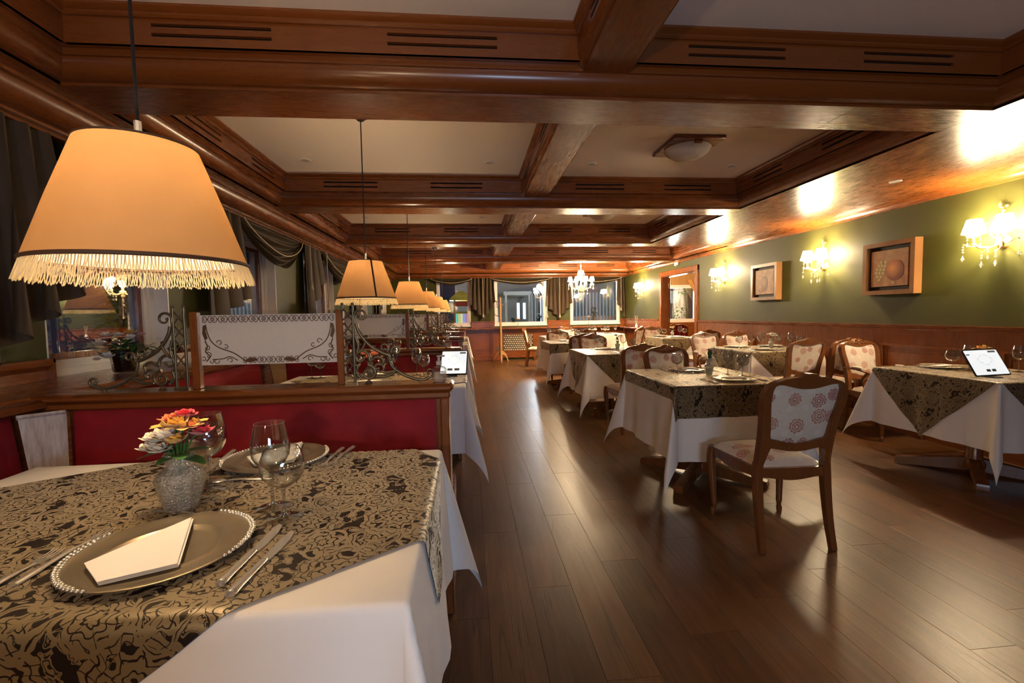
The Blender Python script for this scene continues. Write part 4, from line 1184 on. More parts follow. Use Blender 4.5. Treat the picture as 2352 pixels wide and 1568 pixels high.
laid('1', 'the nearest booth table', -.715, 1.092, .615, .407, ZB, .06, .42, 31, (1.0, math.radians(35), (.149, .072)), dl=.14)
BT = [('2', 'the second booth table', 3.165), ('3', 'the third booth table', 5.10), ('4', 'the fourth booth table', 7.10), ('5', 'the fifth booth table', 9.02)]
for i, (k, n, y) in enumerate(BT): laid(k, n, -.66, y, .63, .375, ZB, .06, .42, 41+i, (1.0, math.radians(40), (.12, .03)), dl=.14)

# ---------------------------------------------------------------- chairs
def outline(outer):
    h = 64; o = []
    # right half then mirrored; (x, z)
    if outer: R = [(0, .950), (.030, .947), (.052, .930), (.075, .930), (.12, .922), (.17, .906), (.203, .884), (.219, .850), (.221, .81), (.212, .75), (.203, .68), (.198, .60), (.198, .50), (.200, .455), (.168, .455), (.160, .53), (.138, .548), (.10, .541), (.05, .530), (0, .527)]
    else: R = [(0, .868), (.03, .869), (.06, .874), (.09, .882), (.125, .891), (.150, .893), (.168, .886), (.176, .868), (.178, .845), (.177, .80), (.170, .75), (.162, .70), (.156, .655), (.153, .62), (.148, .602), (.128, .596), (.10, .590), (.07, .580), (.035, .573), (0, .571)]
    return R + [(-x, z) for x, z in reversed(R[1:-1])]
lean = lambda z: -.205 - max(0, z-.46)*.17 - max(0, z-.46)**2*.12
def make_chair(label, loc, rz, arm):
    t = thing('dining_chair', label, 'chair', loc, rz, 'carved floral dining chairs')
    # back frame
    fn = lambda x, z, d: (x, lean(z) + d - .035*(x/.22)**2*0, z)
    fb = MB().ring(outline(True), outline(False), fn, -.022, .022)
    obj('back_frame', fb, CH, t, sharp=50)
    inn = outline(False); n = len(inn)
    for s, nm in ((1, 'back_upholstery'), (-1, 'rear_upholstery')):
        mb = MB(); cx, cz = 0, .735; rings = []
        for q, dd in ((1.03, .004), (.94, .014), (.75, .021), (.45, .025), (.15, .026)):
            rings.append([fn(cx + (x-cx)*q, cz + (z-cz)*q, s*(dd if s > 0 else dd*.6)) for x, z in inn])
        v = [p for r in rings for p in r]; f = []
        for i in range(4):
            for k in range(n):
                q = (i*n+k, i*n+(k+1) % n, (i+1)*n+(k+1) % n, (i+1)*n+k); f.append(q if s < 0 else q[::-1])
        f.append(tuple(range(4*n, 5*n)) if s < 0 else tuple(range(5*n-1, 4*n-1, -1)))
        obj(nm, mb.add(v, f), BROC_B, t, sharp=60)
    cv = MB()
    for x, z, r, sc in ((0, .918, .026, (1, .5, .9)), (-.03, .908, .018, (1.2, .5, .8)), (.03, .908, .018, (1.2, .5, .8)), (0, .895, .016, (1, .5, .8)), (-.06, .905, .015, (1.6, .5, .6)), (.06, .905, .015, (1.6, .5, .6)), (-.095, .905, .012, (1.8, .5, .5)), (.095, .905, .012, (1.8, .5, .5))):
        p = fn(x, z, .022); cv.ball(p, r, 8, 5, sc)
    for s in (-1, 1):
        cv.tube([fn(s*x, z, .023) for x, z in spiral(.045, .915, .022, .008, 2.6, -2.2, 10)], .004, 5)
        cv.tube([fn(s*x, z, .022) for x, z in ((.125, .905), (.165, .892), (.196, .868), (.203, .835), (.198, .78), (.188, .70), (.178, .62))], .004, 5)
    obj('crest_carving', cv, CH, t, sharp=60)
    # rear legs
    for s in (-1, 1):
        p = smooth_pts([(s*.194, -.265, 0), (s*.190, -.235, .14), (s*.188, -.212, .30), (s*.188, -.203, .40), (s*.184, -.2035, .46)], 4)
        obj('leg', MB().tube(p, [.021+.007*min(1, z/.35) for _, _, z in p], 4, upv=(s*.7, .7, 0)), CH, t, sharp=30)
        q = smooth_pts([(s*.216, .210, .0), (s*.215, .209, .03), (s*.208, .202, .06), (s*.212, .206, .12), (s*.218, .214, .25), (s*.224, .222, .36), (s*.218, .214, .43)], 4)
        w = [.015, .016, .0165, .017, .017, .016, .013, .012, .0145, .017, .0185, .0175, .018, .0185, .0195, .021, .022, .024, .026, .028, .0275, .027, .027, .027, .027]
        obj('leg', MB().tube(q, w[:len(q)], 8), CH, t, sharp=50)
    # seat rails with a shaped lower edge
    fr = MB()
    def rail(a, b, th=.011):
        a, b = Vector(a), Vector(b); L = (b-a).length; tt = (b-a)/L; nn = Vector((-tt.y, tt.x, 0)); N = 14
        lo = [(L*i/N, .375 - .020*math.cos(2*PI*i/N)*-1*.5 - (.022 if i in (0, N) else 0)) for i in range(N+1)]
        poly = [(x, z) for x, z in lo] + [(L, .432), (0, .432)]
        fr.prism(poly, lambda s, z, d: tuple(a + tt*s + nn*d + Vector((0, 0, z))), -th, th)
    rail((-.215, .212, 0), (.215, .212, 0)); rail((-.19, -.205, 0), (.19, -.205, 0)); rail((-.19, -.205, 0), (-.216, .21, 0)); rail((.19, -.205, 0), (.216, .21, 0))
    obj('seat_frame', fr, CH, t)
    P = []; n, m = 16, 14
    for i in range(n+1):
        row = []
        for j in range(m+1):
            u, v = i/n, j/m; hw = .176 + (.226-.176)*v; e = min(1, 7*u, 7*(1-u), 7*v, 7*(1-v))
            row.append(((2*u-1)*hw, -.196+.425*v + .012*math.sin(PI*u)*(v > .5), .430 + .040*e**.45 + .010*math.sin(PI*u)*math.sin(PI*v)))
        P.append(row)
    sb = MB().grid(P)
    ed = [P[i][0] for i in range(n+1)] + [P[n][j] for j in range(1, m+1)] + [P[i][m] for i in range(n-1, -1, -1)] + [P[0][j] for j in range(m-1, 0, -1)]
    obj('seat_cushion', sb, BROC_S, t, sharp=60)
    if arm:
        for s in (-1, 1):
            p = smooth_pts([(s*.206, lean(.66), .655), (s*.238, -.13, .665), (s*.262, 0, .660), (s*.268, .09, .645), (s*.256, .115, .63)], 4)
            a = MB().tube(p, [.017]*len(p), 6, flat=.75)
            a.tube(smooth_pts([(s*.262, .085, .64), (s*.252, .02, .56), (s*.226, .03, .48), (s*.212, .05, .40)], 4), .014, 6)
            obj('armrest', a, CH, t, sharp=50)
            obj('arm_pad', MB().tube([(s*.245, -.10, .678), (s*.258, -.04, .679), (s*.264, .03, .675)], [.012, .016, .012], 8), BROC_S, t, sharp=70)
    return t
c0 = make_chair('wooden chair with white floral back, turned out in the aisle foreground', (1.698, 2.435, 0), -.035, False)
CL = [('side chair across the front table, carved crest facing the aisle', 1.88, 3.93, PI),
      ('chair seen from behind at the second aisle table, brown in shade', 1.755, 4.80, 0), ('side chair on the far side of the second aisle table', 1.87, 6.52, PI),
      ('chair seen from behind at the third aisle table', 1.76, 7.25, 0), ('side chair on the far side of the third aisle table', 1.70, 8.40, PI),
      ('chair standing sideways in the aisle near the radiator grille', 1.60, 10.80, -PI/2-.25),
      ('chair seen from behind at the far table with purple flowers', 2.32, 9.22, 0), ('side chair beyond the far table with purple flowers', 2.32, 10.44, PI),
      ('chair angled at the chandelier table, back turned to the wall', 3.62, 10.15, 1.0), ('chair angled between chandelier table and doorway', 3.42, 9.62, .75),
      ('chair seen from behind at the wall-side table, orange flowers on its back', 3.70, 4.97, 0), ('chair seen from behind, right neighbour at the wall-side table', 4.165, 4.93, .03),
      ('side chair beyond the wall-side table, next to the panelling', 4.08, 6.34, PI), ('chair seen from behind at the doorway table', 4.06, 7.72, 0), ('side chair beyond the doorway table', 3.98, 9.36, PI)]
for l, x, y, r in CL: dup(c0, l, (x, y, 0), r)
a0 = make_chair('armchair with carved crest beyond the right table, facing the camera', (4.085, 4.13, 0), PI+.03, True)
dup(a0, 'armchair with carved crest beyond the wall-side table', (3.54, 6.30, 0), PI-.02)
# ---------------------------------------------------------------- tableware
def make_glass(label, loc, kind):
    t = thing('wine_glass', label, 'wine glass', loc, rnd(0, 6), 'clear stemmed glasses')
    if kind == 'tall': bowl = [(.004, .088), (.016, .093), (.030, .105), (.039, .122), (.0415, .138), (.0405, .155), (.0365, .175), (.0315, .198)]
    else: bowl = [(.004, .070), (.016, .074), (.032, .084), (.0425, .100), (.0455, .116), (.0435, .133), (.0375, .150), (.033, .158)]
    zb = bowl[0][1]
    inner = [(max(r-.0011, .0005), z+.001 if i == 0 else z) for i, (r, z) in enumerate(bowl)]
    obj('bowl', MB().lathe(bowl + list(reversed(inner)), 28), GLASS, t, sharp=60)
    obj('stem', MB().lathe([(.0085, .004), (.0048, .012), (.0037, .025), (.0036, zb-.018), (.0050, zb-.006), (.007, zb+.002)], 10), STEM, t, sharp=60)
    obj('foot', MB().lathe([(0, .0005), (.034, .0005), (.0345, .0018), (.020, .0035), (.008, .007), (0, .009)], 26), STEM, t, sharp=60)
    return t
_g = {}
def glass(label, x, y, z, kind='tall'):
    if kind not in _g: _g[kind] = make_glass(label, (x, y, z), kind); return _g[kind]
    return dup(_g[kind], label, (x, y, z), rnd(0, 6))
_c = []
def charger(label, x, y, z):
    if _c: return dup(_c[0], label, (x, y, z), rnd(0, 6))
    t = thing('charger_plate', label, 'plate', (x, y, z), 0, 'bronze charger plates with beaded rims')
    obj('plate', MB().lathe([(0, .004), (.080, .004), (.089, .0055), (.0935, .0105), (.098, .0115), (.103, .0095), (.130, .0135), (.143, .0165), (.147, .0155), (.146, .013), (.10, .004), (.075, .0005), (0, .0005)], 56), PEWTER, t, sharp=50)
    bd = MB()
    for k in range(96):
        a = 2*PI*k/96; q = math.sin(a*2+.6)
        if q > -.25:
            for dr, s in ((0, .0042), (.0052, .0034)):
                if dr and q < .1: continue
                bd.ball(((.1465-dr+rnd(-.001, .001))*math.cos(a+dr*2), (.1465-dr)*math.sin(a+dr*2), .0175-dr*.15), s, 6, 4, (1, 1, .75))
    obj('beaded_rim', bd, SILVER, t, sharp=70, kind='stuff')
    _c.append(t); return t
def napkin(label, x, y, z, rz, big=False):
    t = thing('folded_napkin', label, 'napkin', (x, y, z), rz, 'white folded napkins')
    top = MB(); L = [(-.077, -.021), (-.008, -.085), (.086, -.042), (.001, .148)] if big else [(-.08, -.035), (.055, -.045), (.095, .01), (-.06, .035)]
    lay = [(0, .0), (.0012, .0035), (-.0012, .007)]
    for s, h in lay:
        N = 5; P = []
        for i in range(N+1):
            row = []
            for j in range(N+1):
                u, v = i/N, j/N
                a = Vector(L[0]).lerp(Vector(L[1]), u); b = Vector(L[3]).lerp(Vector(L[2]), u); p = a.lerp(b, v)
                row.append((p.x+s, p.y+s, h + .0065 + .006*math.sin(PI*u)*math.sin(PI*v)))
            P.append(row)
        mb = MB().grid(P); mb.uv = [(p[0], p[1]) for r in P for p in r]
        top.v, top.f = top.v, top.f
        obj('napkin_layer', mb, NAPKIN, t, sharp=80)
    ed = MB()
    return t
_k = {}
def cutlery(kind, label, x, y, z, rz):
    if kind in _k: return dup(_k[kind], label, (x, y, z), rz)
    t = thing('table_' + kind, label, kind, (x, y, z), rz, 'silver table cutlery')     # local: tip towards +y
    if kind == 'knife':
        obj('handle', MB().tube(smooth_pts([(0, -.105, .0055), (0, -.085, .006), (0, -.05, .0055), (0, -.005, .005), (0, .0, .0045)], 4), [.0086, .0094, .0092, .0088, .0084, .008, .0078, .0075, .0072, .007, .0068, .0066, .0063, .006, .0057, .0053, .005][:17], 8, flat=.7), SILVER, t, sharp=60)
        obj('blade', MB().prism([(-.0085, 0), (.008, 0), (.0105, .03), (.0105, .075), (.005, .103), (-.005, .112), (-.0085, .09)], lambda a, b, d: (a, b, d), .0022, .0038), SILVER, t)
    elif kind == 'fork':
        obj('handle', MB().tube(smooth_pts([(0, -.10, .003), (0, -.06, .004), (0, 0, .006), (0, .035, .004), (0, .05, .003)], 4), [.0078]*5+[.0058]*5+[.004]*7, 8, flat=.6), SILVER, t, sharp=60)
        obj('neck', MB().prism([(-.003, .045), (.003, .045), (.0105, .058), (.0115, .07), (-.0115, .07), (-.0105, .058)], lambda a, b, d: (a, b, d), .0015, .0035), SILVER, t)
        for k in range(4):
            xx = -.0098 + k*.0065; obj('tine', MB().tube([(xx, .068, .0025), (xx, .085, .002), (xx, .102, .0045)], [.0017, .0016, .0009], 6), SILVER, t)
    else:
        obj('handle', MB().tube(smooth_pts([(0, -.09, .003), (0, -.05, .004), (0, .0, .006), (0, .03, .004)], 4), [.005]*6+[.0032]*7, 8, flat=.6), SILVER, t, sharp=60)
        obj('bowl', MB().ball((0, .052, .005), .016, 12, 6, (1, 1.55, .28)), SILVER, t, sharp=60)
    _k[kind] = t; return t
# vases and flowers
_v = {}
def vase(label, x, y, z, kind='faceted'):
    if kind in _v: return dup(_v[kind], label, (x, y, z), rnd(0, 6))
    t = thing('glass_vase', label, 'vase', (x, y, z), 0, 'small cut glass bud vases')
    if kind == 'faceted': pr = [(.0, .002), (.030, .002), (.034, .010), (.042, .040), (.049, .070), (.050, .080), (.044, .093), (.028, .104), (.026, .112), (.030, .128), (.033, .132)]
    else: pr = [(0, .002), (.022, .002), (.024, .010), (.030, .055), (.034, .072), (.030, .082), (.018, .090), (.0165, .098), (.022, .116), (.0225, .120)]
    obj('vase_body', MB().lathe(pr + [(r-.003, z+.003 if i == len(pr)-1 else z) for i, (r, z) in reversed(list(enumerate(pr)))if r > .004], 10), CUT, t, sharp=12)
    obj('water', MB().lathe([(0, .006), (.025, .006), (pr[3][0]-.005, .05), (0, .05)], 14), GLASS, t, sharp=50)
    _v[kind] = t; return t
PC = {}
def pcol(c, n='petal'):
    if c not in PC: PC[c] = speckle(n, tuple(q*.8 for q in c), c, 60, .55, .05, Sheen_Weight=.3)
    return PC[c]
LEAF = speckle('leaf_green', (.020, .075, .018), (.055, .16, .035), 40, .45, .1)
STALK = plain('stalk_green', (.05, .14, .03), .5)
def petal_mesh(mb, c, az, tilt, L, w, curl=.4, n=4):
    ca, sa = math.cos(az), math.sin(az); v = []; f = []
    for i in range(n+1):
        q = i/n; ww = w*math.sin(PI*min(.97, (q*.86+.10)))**.8; e = tilt + curl*q
        r = L*q*math.cos(tilt + curl*q*.5); h = L*q*math.sin(tilt + curl*q*.5)
        for s, dz in ((-1, .12*ww), (0, 0), (1, .12*ww)):
            v.append((c[0] + ca*r - sa*s*ww, c[1] + sa*r + ca*s*ww, c[2] + h + dz))
    for i in range(n):
        for k in range(2): f.append((3*i+k, 3*i+k+1, 3*i+k+4, 3*i+k+3))
    mb.add(v, f)
def flower(name, parent, c, R, col, layers, seed):
    rr = random.Random(seed); mb = MB()
    for li, (np_, tl, sc, cu) in enumerate(layers):
        for k in range(np_): petal_mesh(mb, (c[0], c[1], c[2]+.001*li), 2*PI*k/np_ + li*.6 + rr.uniform(-.15, .15), tl + rr.uniform(-.15, .15), R*sc, R*sc*.42, cu)
    obj(name, mb, pcol(col), parent, sharp=80)
LILY = [(6, .45, 1.0, -.5), (3, 1.1, .55, .2)]; ROSE = [(7, .25, 1.0, .5), (6, .7, .8, .5), (5, 1.1, .6, .4), (4, 1.35, .45, .2)]; RUF = [(9, .2, 1.0, .3), (8, .6, .8, .3), (7, 1.0, .6, .2)]
def bouquet(label, x, y, z, heads, leaves, base, spread=.02):
    """heads: (dx,dy,dz,R,colour,layers); stems run down to (0,0,base)"""
    t = thing('flower_bouquet', label, 'flowers', (x, y, z)); 
    for i, (dx, dy, dz, R, col, ly) in enumerate(heads):
        flower('flower_head', t, (dx, dy, dz), R, col, ly, i+int(x*100))
        obj('flower_stem', MB().tube(smooth_pts([(dx*-.12, dy*-.12, base), (dx*.10, dy*.10, base+.08), (dx*.6, dy*.6, (dz+base+.10)/2+.02), (dx, dy, dz)], 3), .0018, 5), STALK, t)
    for i, (az, el, L, zz) in enumerate(leaves):
        mb = MB(); petal_mesh(mb, (.006*math.cos(az), .006*math.sin(az), zz), az, el, L, L*.24, -.5, 5); obj('leaf', mb, LEAF, t, sharp=80)
    return t
YEL, ORG, RED, WHT, PNK, PUR, PEA = (.80, .50, .08), (.80, .22, .06), (.70, .05, .06), (.80, .72, .58), (.75, .35, .30), (.42, .32, .60), (.85, .40, .22)
# --- nearest booth table
Z = ZB + .0042
charger('bronze charger plate at the near place of the nearest booth table', -.578, .885, Z)
napkin('folded napkin on the near charger of the nearest booth table', -.590, .846, Z+.008, 0, True)
charger('bronze charger plate at the far place of the nearest booth table', -.595, 1.43, Z-.001); napkin('folded napkin on the far charger of the nearest booth table', -.597, 1.425, Z+.007, -.2, True)
glass('tall wine glass nearest the flowers on the nearest booth table', -.665, 1.203, Z); glass('round glass half behind the yellow and red flowers', -.702, 1.26, Z, 'round')
glass('tall wine glass between the two chargers of the nearest booth table', -.459, 1.071, Z); glass('round glass beside the knives on the nearest booth table', -.409, 1.008, Z, 'round')
vase('faceted glass vase holding yellow and red flowers on the nearest table', -.664, 1.086, Z)
bouquet('bouquet of yellow, red and cream flowers on the nearest booth table', -.664, 1.086, Z+.004,
    [(0.019, -0.012, 0.188, 0.039, YEL, LILY), (-0.012, -0.029, 0.168, 0.039, (.85, .80, .70), RUF), (-0.039, -0.012, 0.160, 0.034, WHT, ROSE), (-0.015, 0.009, 0.198, 0.032, ORG, RUF), (0.003, 0.022, 0.206, 0.030, RED, RUF), (-0.034, 0.010, 0.186, 0.030, YEL, LILY), (0.049, 0.000, 0.170, 0.032, RED, RUF), (0.037, -0.010, 0.188, 0.029, ORG, LILY), (0.003, -0.010, 0.192, 0.034, YEL, ROSE), (-0.048, -0.019, 0.142, 0.029, WHT, ROSE), (0.012, -0.031, 0.160, 0.029, YEL, ROSE), (0.029, 0.017, 0.190, 0.030, YEL, LILY), (-0.025, -0.031, 0.140, 0.030, WHT, RUF)],
    [(3.4, .1, .075, .135), (5.3, .35, .075, .125), (.2, .3, .06, .13), (4.6, .2, .06, .125), (2.0, .3, .06, .13), (5.9, .1, .07, .12)], .012)
def pt_rot(x0, y0, x1, y1): return (x0+x1)/2, (y0+y1)/2, math.atan2(y1-y0, x1-x0)-PI/2
a = pt_rot(-.410, .762, -.399, .967); cutlery('knife', 'table knife right of the near charger, inner one', a[0]-.004, a[1], Z, a[2]); a = pt_rot(-.388, .736, -.373, .926); cutlery('knife', 'table knife right of the near charger, outer one', a[0]+.006, a[1], Z, a[2])
cutlery('fork', 'silver fork left of the near charger, inner one', -.757, .90, Z, -.02); cutlery('fork', 'silver fork left of the near charger, outer one', -.786, .82, Z, .02)
cutlery('spoon', 'dessert spoon lying between vase and near charger', -.64, 1.058, Z, -PI/2-.3)
cutlery('knife', 'knife left of the far charger on the nearest booth table', -.765, 1.44, Z, PI+.1); cutlery('fork', 'fork right of the far charger, inner one', -.432, 1.43, Z, PI-.05); cutlery('fork', 'fork right of the far charger, outer one', -.405, 1.44, Z, PI-.1); cutlery('spoon', 'spoon before the far charger on the nearest booth table', -.63, 1.262, Z, PI/2)
# --- right rows
def place(name, x, y, face, fork=True, nap=True):
    z = Zt + .0042; s = 1 if face > 0 else -1
    charger('bronze charger plate on ' + name, x, y, z)
    if nap: napkin('folded napkin on the charger on ' + name, x, y, z+.008, rnd(.1, .5))
    if fork:
        cutlery('fork', 'inner fork beside the charger on ' + name, x - s*.178, y-.01, z, 0 if s > 0 else PI); cutlery('fork', 'outer fork beside the charger on ' + name, x - s*.204, y-.03, z, 0 if s > 0 else PI)
        cutlery('knife', 'knife beside the charger on ' + name, x + s*.178, y, z, 0 if s > 0 else PI); cutlery('spoon', 'spoon above the charger on ' + name, x, y + s*.172, z, PI/2)
z = Zt + .0042
place('the near side of the front aisle table', 1.865, 3.055, 1); place('the far side of the front aisle table', 1.80, 3.62, -1)
glass('round glass standing alone on the front aisle table', 1.656, 3.50, z, 'round'); glass('tall wine glass beside the dark flowers of the front aisle table', 1.965, 3.30, z); glass('round glass beside the tall one on the front aisle table', 2.045, 3.24, z, 'round')
vase('cut glass vase with dark lilies on the front aisle table', 1.835, 3.335, z, 'round')
bouquet('small bunch of purple brown lilies with dark leaves', 1.835, 3.335, z+.004, [(-.004, 0, .185, .03, (.34, .10, .14), LILY), (.05, .0, .158, .034, (.45, .14, .10), LILY), (.024, .02, .170, .026, (.36, .09, .15), LILY)], [(3.3, .0, .085, .130), (.9, 1.15, .075, .135), (2.4, .9, .06, .13), (4.4, .6, .06, .125), (5.8, .2, .06, .125)], .012)
place('the near side of the second aisle table', 1.99, 5.47, 1); place('the far side of the second aisle table', 1.83, 6.0, -1)
glass('tall glass left on the second aisle table', 1.72, 6.02, z); glass('round glass left on the second aisle table', 1.80, 6.0, z, 'round'); glass('tall glass right on the second aisle table', 2.0, 5.78, z); glass('round glass right on the second aisle table', 2.10, 5.72, z, 'round')
vase('cut glass vase on the second aisle table', 1.93, 5.80, z, 'round')
bouquet('small bunch of orange flowers on the second aisle table', 1.93, 5.80, z+.004, [(.045, 0, .18, .036, (.62, .30, .07), LILY), (-.02, .01, .185, .03, (.20, .10, .09), RUF), (.01, -.02, .175, .028, (.55, .22, .05), LILY)], [(3.4, .5, .07, .13), (1.4, .9, .06, .13), (5.2, .5, .06, .125), (2.5, .3, .06, .125)], .012)
place('the near side of the third aisle table', 1.78, 7.62, 1, False); place('the far side of the third aisle table', 1.72, 8.02, -1, False)
glass('tall glass left on the third aisle table', 1.62, 7.98, z); glass('round glass left on the third aisle table', 1.70, 7.92, z, 'round'); glass('tall glass right on the third aisle table', 1.98, 7.9, z); glass('round glass right on the third aisle table', 2.06, 7.82, z, 'round')
vase('cut glass vase with violet flowers on the third aisle table', 1.86, 7.86, z, 'round')
bouquet('bunch of pale violet and yellow flowers on the third aisle table', 1.86, 7.86, z+.004, [(-.06, 0, .17, .036, (.55, .48, .75), RUF), (-.02, .01, .185, .036, (.48, .42, .78), RUF), (.05, 0, .165, .034, YEL, LILY), (.01, -.02, .15, .03, (.5, .42, .7), RUF)], [(3.4, .4, .06, .12), (5.0, .3, .06, .12), (1, .6, .06, .12)], .012)
place('the far table with purple flowers', 2.05, 9.65, 1, False)
for i, (x, y, k) in enumerate([(1.72, 9.8, 'tall'), (1.80, 9.72, 'round'), (2.22, 9.86, 'tall'), (2.32, 9.8, 'round')]): glass('%s glass %s on the far table with purple flowers' % (k, 'on the aisle end' if i < 2 else 'on the wall end'), x, y, z, k)
vase('glass vase on the far table with purple flowers', 2.0, 9.9, z, 'round'); bouquet('bunch of purple flowers on the far table', 2.0, 9.9, z+.004, [(-.04, 0, .17, .036, PUR, RUF), (.03, .01, .18, .036, WHT, RUF), (0, -.02, .16, .03, PUR, RUF)], [(3, .4, .06, .12), (5.5, .4, .06, .12)], .012)
zE = Zt + .0008
for i in range(9):
    glass('%s glass in the crowd on the chandelier table, %s' % (('tall', 'round')[i % 2], ['front left', 'left', 'front centre', 'centre', 'back centre', 'front right', 'right', 'back left', 'back right'][i]), 2.82+.075*i+.02*(i % 3), 10.55+.09*((i*5) % 4), zE, ('tall', 'round')[i % 2])
charger('bronze charger plate on the chandelier table', 3.30, 10.60, zE); charger('bronze charger plate at the back of the chandelier table', 3.0, 10.95, zE)
vase('glass vase on the chandelier table', 3.0, 10.98, zE, 'round') if False else None
# table G and F and H
place('the near side of the wall-side table', 3.62, 5.30, 1, True); place('the far left side of the wall-side table', 3.56, 5.80, -1, False); place('the far right side of the wall-side table', 4.04, 5.78, -1, False)
glass('tall glass left of the white flowers on the wall-side table', 3.78, 5.60, z); glass('tall glass right of the white flowers on the wall-side table', 3.97, 5.52, z); glass('tall glass on the left end of the wall-side table', 3.50, 5.62, z, 'round'); glass('round glass on the left end of the wall-side table', 3.58, 5.50, z)
glass('tall glass at the wall end of the wall-side table', 4.13, 5.50, z); glass('round glass at the wall end of the wall-side table', 4.19, 5.42, z, 'round')
vase('cut glass vase with white flowers on the wall-side table', 3.87, 5.52, z, 'round')
bouquet('bunch of white flowers on the wall-side table', 3.87, 5.52, z+.004, [(-.035, 0, .165, .036, (.80, .80, .66), RUF), (.02, .01, .175, .036, (.82, .80, .70), RUF), (.05, -.01, .15, .034, (.75, .78, .60), RUF), (0, -.02, .15, .03, (.82, .80, .70), ROSE)], [(3, .3, .06, .12), (5.5, .3, .06, .12), (4.4, .2, .05, .12)], .012)
place('the near side of the doorway table', 3.95, 8.33, 1, False); place('the far side of the doorway table', 3.80, 8.80, -1, False)
glass('tall glass left on the doorway table', 3.70, 8.6, z); glass('round glass left on the doorway table', 3.78, 8.55, z, 'round'); glass('tall glass right on the doorway table', 4.12, 8.6, z); glass('round glass right on the doorway table', 4.18, 8.52, z, 'round')
vase('cut glass vase with cream flowers on the doorway table', 3.96, 8.58, z, 'round'); bouquet('bunch of cream yellow flowers on the doorway table', 3.96, 8.58, z+.004, [(-.03, 0, .17, .036, WHT, ROSE), (.025, .01, .18, .036, (.80, .66, .36), ROSE), (0, -.02, .16, .032, WHT, RUF)], [(3, .3, .05, .12), (5.5, .3, .05, .12)], .012)
place('the far side of the right table with the tablet', 3.80, 3.34, -1, False)
glass('round glass left of the tablet on the right table', 3.735, 3.19, z, 'round'); glass('tall glass just left of the tablet on the right table', 3.82, 3.14, z); glass('tall glass right of the tablet at the picture edge', 4.09, 3.02, z)
vase('cut glass vase behind the tablet', 3.99, 3.20, z, 'round'); bouquet('bunch of orange yellow lilies behind the tablet', 3.99, 3.20, z+.004, [(-.02, 0, .155, .052, (.80, .45, .10), LILY), (.04, .01, .16, .05, (.78, .55, .20), LILY), (.0, -.02, .15, .04, (.82, .42, .12), LILY)], [(3.1, .1, .08, .125), (.1, .35, .08, .13), (5.4, .1, .06, .12), (4.5, .2, .05, .12)], .012)
cutlery('fork', 'fork at the picture edge beside the tablet', 4.02, 2.80, z, -.3)
# tablets
def tablet(label, x, y, z, rz, tilt, land=True):
    t = thing('tablet', label, 'tablet', (x, y, z), rz); w, h = (.32, .20) if land else (.20, .26)
    M = Matrix.Rotation(-tilt, 4, 'X'); M.translation = (0, 0, .014)
    fn = lambda a, b, d: tuple(M @ Vector((a, -d, b)))
    def rr(w, h, r, n=5):
        o = []
        for cx, cy, a0 in ((w-r, h-r, 0), (-w+r, h-r, PI/2), (-w+r, -h+r, PI), (w-r, -h+r, 1.5*PI)):
            o += [(cx + r*math.cos(a0+PI/2*k/n), cy+h + r*math.sin(a0+PI/2*k/n) if False else cy + r*math.sin(a0+PI/2*k/n)) for k in range(n+1)]
        return o
    S_ = lambda L: [(a, b + h/2) for a, b in L]
    obj('body', MB().prism(S_(rr(w/2, h/2, .010)), fn, -.008, .0), BLACK, t)
    obj('screen', MB().prism(S_(rr(w/2-.008, h/2-.008, .006)), fn, .0, .0006), glow('lit_tablet_screen', (.80, .88, .92), .17), t)
    lg = MB(); N = 28
    for k in range(N):
        a0, a1 = 2*PI*k/N, 2*PI*(k+.55)/N; q = lambda a: .30+.0*a
        p = [(w*.19*math.cos(a)*(1+.10*math.cos(4*a)), h*.60 + h*.17*math.sin(a)*(1+.10*math.cos(4*a))) for a in (a0, (a0+a1)/2, a1)]
        if k % 4 != 3: lg.tube([fn(a, b, .0009) for a, b in p], .0011, 4)
    obj('screen_logo_border', lg, plain('screen_grey', (.30, .33, .33), .5), t)
    ic = MB()
    for x0 in (-.042, .008):
        ic.prism([(x0, h*.15), (x0+.036, h*.15), (x0+.036, h*.24), (x0, h*.24)], fn, .0006, .0009)
    obj('screen_buttons', ic, plain('screen_dark', (.10, .11, .12), .5), t)
    mn = MB().prism([(-w*.46, h*.78), (-w*.36, h*.78), (-w*.36, h*.82), (-w*.46, h*.82)], fn, .0006, .0009).prism([(w*.20, h*.86), (w*.42, h*.86), (w*.42, h*.93), (w*.20, h*.93)], fn, .0006, .0008)
    obj('screen_menu_mark', mn, plain('screen_grey2', (.36, .40, .42), .5), t)
    sd = MB().cbox(-.035, -.03, 0, .035, .055, .006, .002); sd.prism([(-.03, 0), (.03, 0), (.03, .08), (-.03, .08)], lambda a, b, d: tuple(M @ Vector((a, .009+d, b))), 0, .004)
    obj('stand', sd, BLACK, t); return t
tablet('lit tablet on a black stand at the front corner of the right table', 3.605, 2.80, z+.001, .12, .50)
tablet('lit tablet leaning on the second booth table by the aisle', -.125, 3.25, ZB+.005, -.06, .95, False)
